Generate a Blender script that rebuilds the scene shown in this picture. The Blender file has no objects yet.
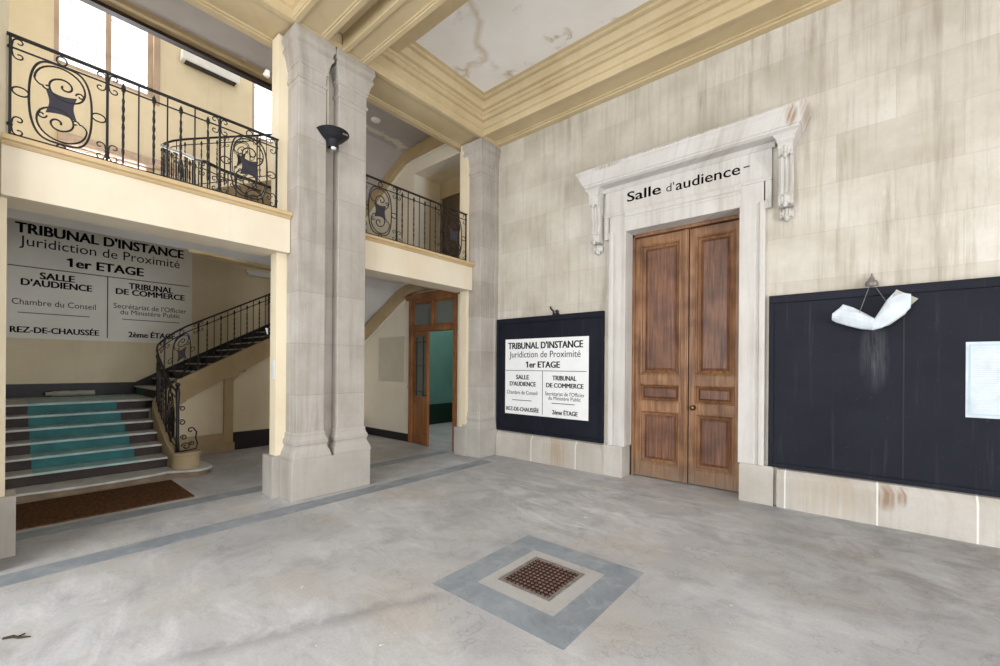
import bpy, bmesh, math, random
from mathutils import Vector, Matrix
random.seed(7)
S = bpy.context.scene
COL = S.collection
PI = math.pi

# ------------------------------------------------------------------ camera
FPX, CX, CY, YAW, ROLL, H = 422.52, 500.0, 366.49, math.radians(40.16), math.radians(-0.43), 1.6
fw = Vector((-math.sin(YAW), math.cos(YAW), 0)); rt = Vector((math.cos(YAW), math.sin(YAW), 0)); dn = fw.cross(rt)
c_, s_ = math.cos(ROLL), math.sin(ROLL)
r2 = c_*rt + s_*dn; d2 = -s_*rt + c_*dn
cd = bpy.data.cameras.new('camera'); cam = bpy.data.objects.new('camera', cd); COL.objects.link(cam)
M3 = Matrix((r2, -d2, -fw)).transposed()
cam.matrix_world = Matrix.Translation((0, 0, H)) @ M3.to_4x4()
cd.sensor_fit = 'HORIZONTAL'; cd.sensor_width = 36.0; cd.lens = FPX/1000*36
cd.shift_y = (CY-333.0)/1000; cd.clip_start = 0.02; cd.clip_end = 200
S.camera = cam

# ------------------------------------------------------------------ sky, daylight, exposure
W = bpy.data.worlds.new('sky'); S.world = W; W.use_nodes = True
bg = W.node_tree.nodes['Background']; bg.inputs[0].default_value = (0.93, 0.97, 1.0, 1); bg.inputs[1].default_value = 2.0

def area(name, loc, target, sx, sy, power, color=(1, 1, 1)):
    l = bpy.data.lights.new(name, 'AREA'); l.shape = 'RECTANGLE'; l.size = sx; l.size_y = sy; l.energy = power; l.color = color
    o = bpy.data.objects.new(name, l); COL.objects.link(o); o.location = loc
    o.rotation_euler = (Vector(target)-Vector(loc)).to_track_quat('-Z', 'Y').to_euler(); return o
# daylight through the glazed entrance front behind the photographer
area('entrance_daylight', (-2.2, -4.75, 3.0), (-2.2, 3, 2.6), 5.6, 4.6, 600, (0.97, 0.985, 1.0))
area('side_fill', (5.3, 2.05, 1.6), (-11, 1.9, 2.4), 2.3, 2.8, 380, (0.98, 0.99, 1.0))  # added lamp on the right, aimed to brighten the lettered stairwell wall
# daylight through the stairwell windows
area('stairwell_daylight', (-11.35, 1.35, 8.0), (-7, 1.6, 6.2), 1.3, 2.0, 190, (0.98, 0.99, 1.0))
area('stairwell_daylight_low', (-11.35, 1.35, 4.95), (-7, 1.6, 4.9), 1.2, 0.85, 190, (0.98, 0.99, 1.0))
area('stairwell_daylight_far', (-11.35, 4.5, 8.0), (-7, 3.6, 5.5), 1.3, 2.0, 150, (0.98, 0.99, 1.0))
area('teal_room_fill', (-6.4, 8.6, 2.2), (-6.6, 6.2, 1.2), 1.2, 1.6, 10, (0.95, 1.0, 1.0))  # added lamp inside the teal room, which has no window

S.view_settings.view_transform = 'Standard'; S.view_settings.look = 'None'
S.view_settings.gamma = 1.0; S.view_settings.use_curve_mapping = False
S.view_settings.exposure = -0.12

# ------------------------------------------------------------------ materials
def lin(r, g, b):
    f = lambda v: (v/255/12.92) if v/255 <= 0.04045 else ((v/255+0.055)/1.055)**2.4
    return (f(r), f(g), f(b), 1)

class NT:
    def __init__(s, name):
        s.m = bpy.data.materials.new(name); s.m.use_nodes = True; s.t = s.m.node_tree; s.n = s.t.nodes
        s.b = s.n['Principled BSDF']; s._pos = None
    def new(s, typ, **kw):
        n = s.n.new(typ)
        for k, v in kw.items(): setattr(n, k, v)
        return n
    def link(s, a, b): s.t.links.new(a, b)
    def pos(s):
        if s._pos is None: s._pos = s.new('ShaderNodeNewGeometry').outputs['Position']
        return s._pos
    def scaled(s, v, sc):
        n = s.new('ShaderNodeVectorMath', operation='MULTIPLY'); s.link(v, n.inputs[0]); n.inputs[1].default_value = sc; return n.outputs[0]
    def noise(s, vec, scale=1.0, detail=4, rough=0.55, dist=0.0):
        n = s.new('ShaderNodeTexNoise'); s.link(vec, n.inputs['Vector']); n.inputs['Scale'].default_value = scale
        n.inputs['Detail'].default_value = detail; n.inputs['Roughness'].default_value = rough; n.inputs['Distortion'].default_value = dist
        return n.outputs['Fac']
    def ramp(s, fac, lo, hi, a=0.0, b=1.0):
        n = s.new('ShaderNodeMapRange'); n.clamp = True; s.link(fac, n.inputs[0])
        for i, v in enumerate((lo, hi, a, b)): n.inputs[i+1].default_value = v
        return n.outputs[0]
    def mix(s, fac, a, b, mode='MIX'):
        n = s.new('ShaderNodeMix', data_type='RGBA', blend_type=mode); n.clamp_factor = True
        if isinstance(fac, (int, float)): n.inputs[0].default_value = fac
        else: s.link(fac, n.inputs[0])
        for i, v in ((6, a), (7, b)):
            if isinstance(v, tuple): n.inputs[i].default_value = v
            else: s.link(v, n.inputs[i])
        return n.outputs[2]
    def math(s, op, a, b=0.0):
        n = s.new('ShaderNodeMath', operation=op)
        for i, v in enumerate((a, b)):
            if isinstance(v, (int, float)): n.inputs[i].default_value = v
            else: s.link(v, n.inputs[i])
        return n.outputs[0]
    def sep(s, v):
        n = s.new('ShaderNodeSeparateXYZ'); s.link(v, n.inputs[0]); return n.outputs
    def comb(s, x, y, z):
        n = s.new('ShaderNodeCombineXYZ')
        for i, v in enumerate((x, y, z)):
            if isinstance(v, (int, float)): n.inputs[i].default_value = v
            else: s.link(v, n.inputs[i])
        return n.outputs[0]
    def bump(s, h, strength=0.3, dist=0.01):
        n = s.new('ShaderNodeBump'); n.inputs['Strength'].default_value = strength; n.inputs['Distance'].default_value = dist
        s.link(h, n.inputs['Height']); s.link(n.outputs[0], s.b.inputs['Normal'])
    def done(s, col, rough=0.7, spec=0.3, metal=0.0):
        if isinstance(col, tuple): s.b.inputs['Base Color'].default_value = col
        else: s.link(col, s.b.inputs['Base Color'])
        if isinstance(rough, (int, float)): s.b.inputs['Roughness'].default_value = rough
        else: s.link(rough, s.b.inputs['Roughness'])
        s.b.inputs['Specular IOR Level'].default_value = spec; s.b.inputs['Metallic'].default_value = metal
        return s.m

def m_plain(name, col, rough=0.6, spec=0.3, metal=0.0, var=0.12, scale=6):
    t = NT(name); f = t.noise(t.pos(), scale, 4)
    dark = tuple(c*(1-var*1.6) for c in col[:3])+(1,)
    lite = tuple(min(1, c*(1+var)) for c in col[:3])+(1,)
    return t.done(t.mix(t.ramp(f, 0.3, 0.7), dark, lite), rough, spec, metal)

def m_stone(name, light, dark, streak, bw=0.95, bh=0.5, stain=0.55, joint=0.35, jcol=(0.30, 0.25, 0.19, 1), spots=(), lines=()):
    t = NT(name); p = t.pos(); x, y, z = t.sep(p)
    u = t.math('ADD', x, y); uv = t.comb(u, z, 0)
    br = t.new('ShaderNodeTexBrick'); t.link(uv, br.inputs['Vector'])
    br.inputs['Color1'].default_value = (0, 0, 0, 1); br.inputs['Color2'].default_value = (1, 1, 1, 1)
    br.inputs['Mortar'].default_value = (.5, .5, .5, 1); br.inputs['Scale'].default_value = 1
    br.inputs['Mortar Size'].default_value = 0.004; br.inputs['Mortar Smooth'].default_value = 0.3
    br.inputs['Brick Width'].default_value = bw; br.inputs['Row Height'].default_value = bh
    block = t.sep(br.outputs['Color'])[0]
    blot = t.noise(p, 1.7, 5, 0.6)
    k = t.math('ADD', t.math('MULTIPLY', block, 0.35), t.math('MULTIPLY', t.ramp(blot, 0.3, 0.7), 0.65))
    col = t.mix(k, light, dark)
    fine = t.noise(p, 38, 3, 0.6)
    col = t.mix(t.ramp(fine, 0.35, 0.75, 0.0, 0.16), col, dark)
    # water runs: thin vertical streaks of dirt
    sv = t.comb(t.math('MULTIPLY', u, 5.5), t.math('MULTIPLY', z, 0.32), 0.0)
    st = t.ramp(t.noise(sv, 1.0, 6, 0.65, 0.25), 0.50, 0.74)
    sb = t.ramp(t.noise(p, 0.75, 3), 0.36, 0.64)
    col = t.mix(t.math('MULTIPLY', t.math('MULTIPLY', st, sb), stain), col, streak)
    sv2 = t.comb(t.math('MULTIPLY', u, 16.0), t.math('MULTIPLY', z, 0.7), 3.0)
    col = t.mix(t.ramp(t.noise(sv2, 1.0, 4, 0.6), 0.52, 0.72, 0, stain*0.35), col, streak)
    col = t.mix(t.math('MULTIPLY', br.outputs['Fac'], joint), col, jcol)
    for (sx, sz, wx, wz, scol, amt) in spots:      # rust runs and grime with a place of their own
        dx = t.math('DIVIDE', t.math('SUBTRACT', x, sx), wx); dz = t.math('DIVIDE', t.math('SUBTRACT', z, sz), wz)
        d2 = t.math('ADD', t.math('MULTIPLY', dx, dx), t.math('MULTIPLY', dz, dz))
        f = t.math('MULTIPLY', t.ramp(d2, 0.1, 1.0, amt, 0.0), t.ramp(t.noise(sv2, 1.6, 4, 0.6), 0.35, 0.6))
        col = t.mix(f, col, scol)
    for lx in lines:                               # pale pointing
        col = t.mix(t.ramp(t.math('ABSOLUTE', t.math('SUBTRACT', x, lx)), 0.006, 0.009, 0.75, 0.0), col, lin(236, 234, 230))
    hgt = t.math('SUBTRACT', t.math('MULTIPLY', fine, 0.35), t.math('MULTIPLY', br.outputs['Fac'], 0.6))
    t.bump(hgt, 0.25, 0.006)
    return t.done(col, 0.85, 0.2)

def m_wood(name, a, b, c, grain=26, rough=0.5, grey=0.0):
    t = NT(name); p = t.pos(); x, y, z = t.sep(p)
    v = t.comb(t.math('MULTIPLY', t.math('ADD', x, y), grain), t.math('MULTIPLY', t.math('SUBTRACT', y, x), 6), t.math('MULTIPLY', z, 1.5))
    g = t.noise(v, 1.0, 6, 0.65, 0.6)
    g2 = t.noise(p, 2.6, 3, 0.5)
    col = t.mix(t.ramp(g, 0.32, 0.68), a, b)
    col = t.mix(t.ramp(g2, 0.42, 0.75, 0, 0.75), col, c)
    if grey:   # weathered bottom rail
        wz = t.math('ADD', z, t.math('MULTIPLY', t.noise(p, 4, 4), 0.7))
        col = t.mix(t.ramp(wz, 0.25, 0.75, grey, 0.0), col, lin(128, 112, 96))
    t.bump(g, 0.15, 0.003)
    return t.done(col, rough, 0.35)

M = {}
M['stone_wall'] = m_stone('ashlar_wall', lin(216, 211, 202), lin(176, 168, 153), lin(132, 118, 100), 0.95, 0.52, 0.85, 0.28)
M['stone_pillar'] = m_stone('pillar_stone', lin(196, 191, 185), lin(154, 146, 136), lin(116, 104, 92), 3.0, 0.62, 0.65, 0.6)
M['stone_base'] = m_stone('base_stone', lin(192, 188, 182), lin(162, 156, 148), lin(122, 112, 100), 1.15, 3.0, 0.45, 0.0)
M['stone_plinth'] = m_stone('plinth_stone', lin(200, 196, 190), lin(164, 157, 147), lin(150, 128, 100), 9.0, 3.0, 0.6, 0.0, spots=[(0.24, 0.30, 0.10, 0.16, lin(134, 100, 66), 0.75), (0.36, 0.33, 0.05, 0.12, lin(134, 100, 66), 0.7), (-3.7, 0.2, 0.3, 0.3, lin(170, 144, 108), 0.6), (-0.2, 0.2, 0.4, 0.3, lin(176, 156, 124), 0.4)], lines=(-0.62, 0.17, 0.86, -3.35, -4.2))
M['stone_door'] = m_stone('doorcase_stone', lin(212, 209, 205), lin(190, 186, 180), lin(146, 135, 121), 4.0, 3.0, 0.8, 0.0, spots=[(-0.56, 4.37, 0.07, 0.13, lin(140, 104, 66), 0.8), (-0.44, 4.40, 0.05, 0.14, lin(150, 116, 78), 0.7), (-1.8, 4.475, 1.6, 0.028, lin(90, 82, 74), 0.85), (-2.7, 4.44, 0.25, 0.03, lin(110, 100, 88), 0.6)])
def m_paint(name, a, b, streak=0.2, scale=1.3):
    t = NT(name); p = t.pos()
    col = t.mix(t.ramp(t.noise(p, scale, 5, 0.6), 0.35, 0.7), a, b)
    x, y, z = t.sep(p)
    sv = t.comb(t.math('MULTIPLY', t.math('ADD', x, y), 7), t.math('MULTIPLY', z, 0.6), 0)
    col = t.mix(t.ramp(t.noise(sv, 1, 5, 0.6), 0.55, 0.8, 0, streak), col, tuple(v*0.6 for v in b[:3])+(1,))
    t.bump(t.noise(p, 60, 2), 0.06, 0.003)
    return t.done(col, 0.6, 0.3)
M['cream'] = m_paint('cream_paint', lin(234, 222, 196), lin(224, 210, 180), 0.12)
M['fascia'] = m_paint('pale_cream_paint', lin(230, 220, 200), lin(221, 208, 184), 0.12)
M['ochre'] = m_paint('ochre_beam_paint', lin(206, 188, 152), lin(190, 171, 134), 0.15)
M['ledge'] = m_paint('tan_ledge_paint', lin(206, 182, 142), lin(190, 164, 124), 0.2)
M['ochre_dark'] = m_paint('dull_ochre_paint', lin(186, 166, 130), lin(170, 150, 116), 0.1)
M['wall_cream'] = m_paint('stairwell_wall_paint', lin(236, 223, 194), lin(224, 209, 178), 0.25)
M['wall_white'] = m_paint('white_wall_paint', lin(238, 232, 218), lin(229, 222, 206), 0.1)
M['soffit'] = m_paint('grey_soffit_paint', lin(232, 232, 232), lin(222, 222, 222), 0.0)
M['white'] = m_plain('white_plastic', lin(238, 238, 236), 0.45, 0.4, 0, 0.03)
M['iron'] = m_plain('wrought_iron', lin(38, 35, 38), 0.45, 0.5, 0.3, 0.15, 20)
M['iron_plate'] = m_plain('iron_plate', lin(52, 50, 62), 0.5, 0.5, 0.2, 0.1, 14)
M['black'] = m_plain('black_paint', lin(30, 29, 34), 0.55, 0.35, 0, 0.15, 4)
M['dado'] = m_plain('black_dado_paint', lin(38, 34, 38), 0.5, 0.4, 0, 0.2, 3)
M['ink'] = m_plain('black_lettering', lin(40, 38, 40), 0.7, 0.2, 0, 0.05)
M['ink_grey'] = m_plain('dark_grey_lettering', lin(70, 68, 66), 0.7, 0.2, 0, 0.2, 10)
M['paper'] = m_plain('white_paper', lin(206, 214, 222), 0.7, 0.2, 0, 0.10, 9)
M['paper_blue'] = m_plain('pale_blue_print', lin(176, 200, 208), 0.7, 0.2, 0, 0.06)
M['paper_text'] = m_plain('pale_grey_print', lin(196, 204, 210), 0.7, 0.2, 0, 0.06)
M['paper_back'] = m_plain('yellowed_paper', lin(178, 176, 166), 0.8, 0.2, 0, 0.1, 8)
M['sign_wall'] = m_plain('painted_sign_ground', lin(244, 242, 236), 0.6, 0.3, 0, 0.03, 2)
M['blank_paint'] = m_plain('greyed_wall_paint', lin(208, 203, 188), 0.6, 0.3, 0, 0.04, 3)
M['sign'] = m_plain('white_sign_face', lin(240, 241, 242), 0.4, 0.4, 0, 0.02)
def m_board():
    t = NT('navy_board_paint'); p = t.pos(); x, y, z = t.sep(p)
    col = t.mix(t.ramp(t.noise(p, 2.2, 5), 0.3, 0.7), lin(15, 18, 30), lin(23, 26, 38))
    sv = t.comb(t.math('MULTIPLY', x, 14), 0.0, t.math('MULTIPLY', z, 0.8))
    col = t.mix(t.ramp(t.noise(sv, 1, 5, 0.7), 0.58, 0.85, 0, 0.22), col, lin(110, 112, 120))
    dx = t.math('DIVIDE', t.math('SUBTRACT', x, 0.14), 0.13); dz = t.math('DIVIDE', t.math('SUBTRACT', z, 1.75), 0.42)
    dd = t.math('ADD', t.math('MULTIPLY', dx, dx), t.math('MULTIPLY', dz, dz))
    col = t.mix(t.math('MULTIPLY', t.ramp(dd, 0.0, 1.0, 0.4, 0.0), t.ramp(t.noise(sv, 1.6, 6, 0.7, 0.8), 0.38, 0.7)), col, lin(120, 122, 128))
    sp = t.ramp(t.noise(p, 70, 2), 0.74, 0.78, 0, 0.5)
    col = t.mix(sp, col, lin(150, 150, 152))
    return t.done(col, 0.6, 0.22)
M['board'] = m_board()
M['wood'] = m_wood('oak_door_wood', lin(170, 128, 92), lin(112, 76, 52), lin(84, 54, 38), 26, 0.45, 0.85)
M['wood_panel'] = m_wood('oak_panel_wood', lin(142, 100, 74), lin(84, 54, 42), lin(62, 38, 34), 30, 0.42, 0.25)
M['wood_glazed'] = m_wood('varnished_door_wood', lin(168, 116, 72), lin(134, 86, 50), lin(96, 58, 34), 26, 0.4)
M['wood_pale'] = m_wood('window_wood', lin(206, 184, 164), lin(186, 162, 142), lin(168, 144, 126), 20, 0.5)
M['passage_dark'] = m_plain('passage_shade_brown', lin(92, 76, 60), 0.6, 0.3, 0, 0.1)
M['brass'] = m_plain('aged_brass', lin(120, 96, 54), 0.35, 0.5, 0.8, 0.2, 30)
M['rust'] = m_plain('rusty_cast_iron', lin(112, 86, 76), 0.7, 0.3, 0.3, 0.3, 18)
M['rust_dark'] = m_plain('dark_pit', lin(46, 36, 34), 0.8, 0.2, 0, 0.3, 20)
M['steel'] = m_plain('dull_steel_edge', lin(136, 130, 127), 0.5, 0.4, 0.4, 0.2, 20)
M['mat'] = m_plain('brown_coir', lin(92, 66, 46), 0.95, 0.05, 0, 0.35, 40)
M['step_stone'] = m_plain('worn_step_stone', lin(206, 206, 204), 0.45, 0.4, 0, 0.12, 5)
M['step_foot'] = m_plain('shade_browned_stone', lin(140, 122, 102), 0.7, 0.25, 0, 0.2, 5)  # stone browned to carry the shade on the face of the bottom step
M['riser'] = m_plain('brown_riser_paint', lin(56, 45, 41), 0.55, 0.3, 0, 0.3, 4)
M['teal'] = m_plain('teal_paint', lin(36, 110, 113), 0.55, 0.35, 0, 0.2, 4)
M['teal_tread'] = m_plain('glare_pale_teal_tread', lin(168, 200, 202), 0.45, 0.4, 0, 0.14, 5)  # teal paled to put the glare on the treads into the colour
M['teal_wall'] = m_plain('teal_wall_paint', lin(112, 160, 152), 0.5, 0.4, 0, 0.06, 2)
M['green_dark'] = m_plain('dark_green_dado', lin(26, 52, 42), 0.5, 0.4, 0, 0.15)
M['band'] = m_paint('brown_ochre_band', lin(192, 170, 134), lin(172, 150, 114), 0.2)
M['newel_stone'] = m_stone('newel_stone', lin(196, 180, 150), lin(170, 150, 118), lin(120, 100, 76), 2, 2, 0.3, 0)
def m_inlay(name, a, b):
    t = NT(name); p = t.pos()
    n1 = t.noise(p, 1.4, 6, 0.62, 0.4); n2 = t.noise(p, 5.5, 6, 0.68, 0.5); n3 = t.noise(p, 60, 3, 0.7)
    col = t.mix(t.ramp(n1, 0.35, 0.65), a, b)
    col = t.mix(t.ramp(n2, 0.50, 0.72, 0, 0.55), col, lin(178, 180, 183))
    col = t.mix(t.ramp(n2, 0.42, 0.30, 0, 0.35), col, lin(92, 98, 106))
    col = t.mix(t.ramp(n3, 0.4, 0.8, 0, 0.22), col, lin(92, 94, 98))
    t.bump(n2, 0.08, 0.01)
    return t.done(col, 0.5, 0.4)
M['inlay'] = m_inlay('blue_grey_inlay', lin(146, 153, 160), lin(122, 130, 139))
M['inlay_pale'] = m_inlay('pale_inlay', lin(182, 180, 177), lin(166, 164, 162))
M['cable'] = m_plain('cream_conduit', lin(236, 228, 210), 0.5, 0.3, 0, 0.03)
M['twig'] = m_plain('dry_twig', lin(70, 60, 52), 0.9, 0.1, 0, 0.2, 30)

def m_floor():
    t = NT('cement_floor'); p = t.pos()
    x, y, z = t.sep(p)
    n1 = t.noise(p, 0.6, 6, 0.6, 0.3); n2 = t.noise(p, 2.6, 6, 0.68, 0.5); n3 = t.noise(p, 60, 3, 0.7)
    col = t.mix(t.ramp(n1, 0.36, 0.64), lin(166, 166, 169), lin(189, 189, 191))
    col = t.mix(t.ramp(n2, 0.48, 0.70, 0, 0.65), col, lin(148, 147, 151))
    # plaster dust trodden about in front of the big door and round the hall
    dv = t.comb(t.math('ADD', x, t.math('MULTIPLY', y, 0.5)), t.math('MULTIPLY', y, 2.4), 0)
    dn = t.noise(dv, 1.5, 8, 0.72, 0.9)
    def blob(cx, cy, rx, ry):
        dx = t.math('DIVIDE', t.math('SUBTRACT', x, cx), rx); dy = t.math('DIVIDE', t.math('SUBTRACT', y, cy), ry)
        return t.ramp(t.math('ADD', t.math('MULTIPLY', dx, dx), t.math('MULTIPLY', dy, dy)), 0.2, 1.0, 1.0, 0.0)
    spread = t.math('MAXIMUM', blob(-2.4, 4.6, 2.2, 1.5), t.math('MULTIPLY', t.ramp(n1, 0.45, 0.58), 0.6))
    dust = t.math('MULTIPLY', t.ramp(dn, 0.46, 0.66), spread)
    col = t.mix(t.math('MULTIPLY', dust, 0.75), col, lin(226, 226, 230))
    warm = t.ramp(t.noise(p, 1.0, 4, 0.5), 0.50, 0.68, 0, 0.45)
    col = t.mix(warm, col, lin(178, 168, 152))
    right_brown = t.math('MULTIPLY', blob(1.0, 4.6, 1.9, 1.5), t.ramp(n2, 0.35, 0.6))
    col = t.mix(t.math('MULTIPLY', right_brown, 0.55), col, lin(138, 130, 126))  # darker brown patch on the right part of the floor
    # long dark scuff from the grate towards the entrance
    u = t.math('DIVIDE', t.math('SUBTRACT', y, 0.5), 1.5); lx = t.math('ADD', -2.86, t.math('MULTIPLY', u, 0.66))
    off = t.math('ABSOLUTE', t.math('SUBTRACT', t.math('ADD', x, t.math('MULTIPLY', t.math('SUBTRACT', n2, 0.5), 0.35)), lx))
    scuff = t.math('MULTIPLY', t.ramp(off, 0.0, 0.10, 1.0, 0.0), t.math('MULTIPLY', t.ramp(y, 0.3, 0.7), t.ramp(y, 1.9, 2.1, 1.0, 0.0)))
    col = t.mix(t.math('MULTIPLY', scuff, 0.4), col, lin(112, 110, 114))
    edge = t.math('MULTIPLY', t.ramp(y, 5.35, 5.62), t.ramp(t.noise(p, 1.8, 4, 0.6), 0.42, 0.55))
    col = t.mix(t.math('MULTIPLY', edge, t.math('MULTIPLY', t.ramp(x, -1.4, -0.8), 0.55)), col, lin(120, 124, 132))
    col = t.mix(t.ramp(n3, 0.4, 0.8, 0, 0.25), col, lin(108, 107, 109))
    # scattered flakes of plaster and cracks
    fl = t.math('MULTIPLY', t.ramp(t.noise(p, 13, 4, 0.6, 0.6), 0.70, 0.72), t.ramp(n1, 0.5, 0.55))
    col = t.mix(t.math('MULTIPLY', fl, 0.8), col, lin(240, 240, 242))
    cr = t.ramp(t.math('ABSOLUTE', t.math('SUBTRACT', t.noise(p, 1.3, 7, 0.62, 0.4), 0.5)), 0.0, 0.006, 0.35, 0.0)
    col = t.mix(t.math('MULTIPLY', cr, t.ramp(n1, 0.55, 0.5)), col, lin(96, 94, 96))
    t.bump(n2, 0.08, 0.01)
    return t.done(col, t.ramp(n2, 0.3, 0.7, 0.42, 0.62), 0.4)
M['floor'] = m_floor()

TIDE = [(-3.67, 3.66), (-3.80, 4.05), (-4.08, 4.26), (-4.16, 4.56), (-4.47, 4.55), (-4.80, 4.69), (-4.9, 4.94)]
def m_ceiling():
    t = NT('stained_ceiling_plaster'); p = t.pos()
    col = t.mix(t.ramp(t.noise(p, 1.2, 5), 0.35, 0.7), lin(238, 236, 233), lin(228, 224, 219))
    w = t.noise(p, 0.85, 4, 0.55, 0.5)
    edge = t.math('ABSOLUTE', t.math('SUBTRACT', w, 0.56))
    tide = t.math('MULTIPLY', t.ramp(edge, 0.0, 0.02, 1, 0), t.ramp(t.noise(p, 2.2, 3), 0.46, 0.58))
    col = t.mix(t.math('MULTIPLY', tide, 0.7), col, lin(170, 142, 108))
    wob = t.math('MULTIPLY', t.math('SUBTRACT', t.noise(p, 5, 5, 0.6), 0.5), 0.35)
    x, y, z = t.sep(p); px = t.math('ADD', x, wob); py = t.math('SUBTRACT', y, wob); dmin = None
    for (ax, ay), (bx_, by_) in zip(TIDE, TIDE[1:]):
        vx, vy = bx_-ax, by_-ay; l2 = vx*vx+vy*vy
        ux = t.math('SUBTRACT', px, ax); uy = t.math('SUBTRACT', py, ay)
        h_ = t.ramp(t.math('ADD', t.math('MULTIPLY', ux, vx/l2), t.math('MULTIPLY', uy, vy/l2)), 0, 1)
        ex = t.math('SUBTRACT', ux, t.math('MULTIPLY', h_, vx)); ey = t.math('SUBTRACT', uy, t.math('MULTIPLY', h_, vy))
        d_ = t.math('SQRT', t.math('ADD', t.math('MULTIPLY', ex, ex), t.math('MULTIPLY', ey, ey)))
        dmin = d_ if dmin is None else t.math('MINIMUM', dmin, d_)
    col = t.mix(t.ramp(dmin, 0.0, 0.07, 0.5, 0.0), col, lin(190, 164, 130))
    blot = t.ramp(t.noise(p, 2.8, 5, 0.65), 0.60, 0.75, 0, 0.5)
    col = t.mix(blot, col, lin(186, 172, 154))
    return t.done(col, 0.8, 0.2)
M['ceiling'] = m_ceiling()

def m_soffit_stain():
    t = NT('stained_soffit_paint'); p = t.pos()
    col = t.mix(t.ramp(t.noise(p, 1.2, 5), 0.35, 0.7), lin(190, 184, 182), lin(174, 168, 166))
    x, y, z = t.sep(p)
    w = t.math('ADD', x, t.math('MULTIPLY', t.noise(p, 3.5, 4), 0.5))
    tide = t.ramp(t.math('ABSOLUTE', t.math('ADD', w, 6.82)), 0.03, 0.07, 1, 0)
    col = t.mix(t.math('MULTIPLY', tide, 0.8), col, lin(226, 218, 204))
    return t.done(col, 0.7, 0.2)
M['soffit_stain'] = m_soffit_stain()

def m_glass(name, tint=(1, 1, 1, 1), rough=0.05, refl=0.1):
    m = bpy.data.materials.new(name); m.use_nodes = True; n = m.node_tree.nodes; l = m.node_tree.links
    n.remove(n['Principled BSDF']); out = n['Material Output']
    tr = n.new('ShaderNodeBsdfTransparent'); tr.inputs[0].default_value = tint
    gl = n.new('ShaderNodeBsdfGlossy'); gl.inputs['Roughness'].default_value = rough
    fr = n.new('ShaderNodeFresnel'); fr.inputs['IOR'].default_value = 1.5
    nz = n.new('ShaderNodeTexNoise'); nz.inputs['Scale'].default_value = 4
    mx = n.new('ShaderNodeMixShader'); l.new(fr.outputs[0], mx.inputs[0]); l.new(tr.outputs[0], mx.inputs[1]); l.new(gl.outputs[0], mx.inputs[2])
    l.new(mx.outputs[0], out.inputs[0]); return m
M['glass'] = m_glass('window_glass')
def m_door_glass():
    m = m_glass('door_glass_grey_sheen', (0.5, 0.58, 0.58, 1), 0.15); n = m.node_tree.nodes; l = m.node_tree.links
    old = n['Material Output'].inputs[0].links[0].from_socket
    d = n.new('ShaderNodeBsdfDiffuse'); d.inputs[0].default_value = lin(150, 156, 150); mx = n.new('ShaderNodeMixShader'); mx.inputs[0].default_value = 0.55  # grey diffuse mixed in to imitate the reflection on the panes
    l.new(old, mx.inputs[1]); l.new(d.outputs[0], mx.inputs[2]); l.new(mx.outputs[0], n['Material Output'].inputs[0]); return m
M['glass_dark'] = m_door_glass()

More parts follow.
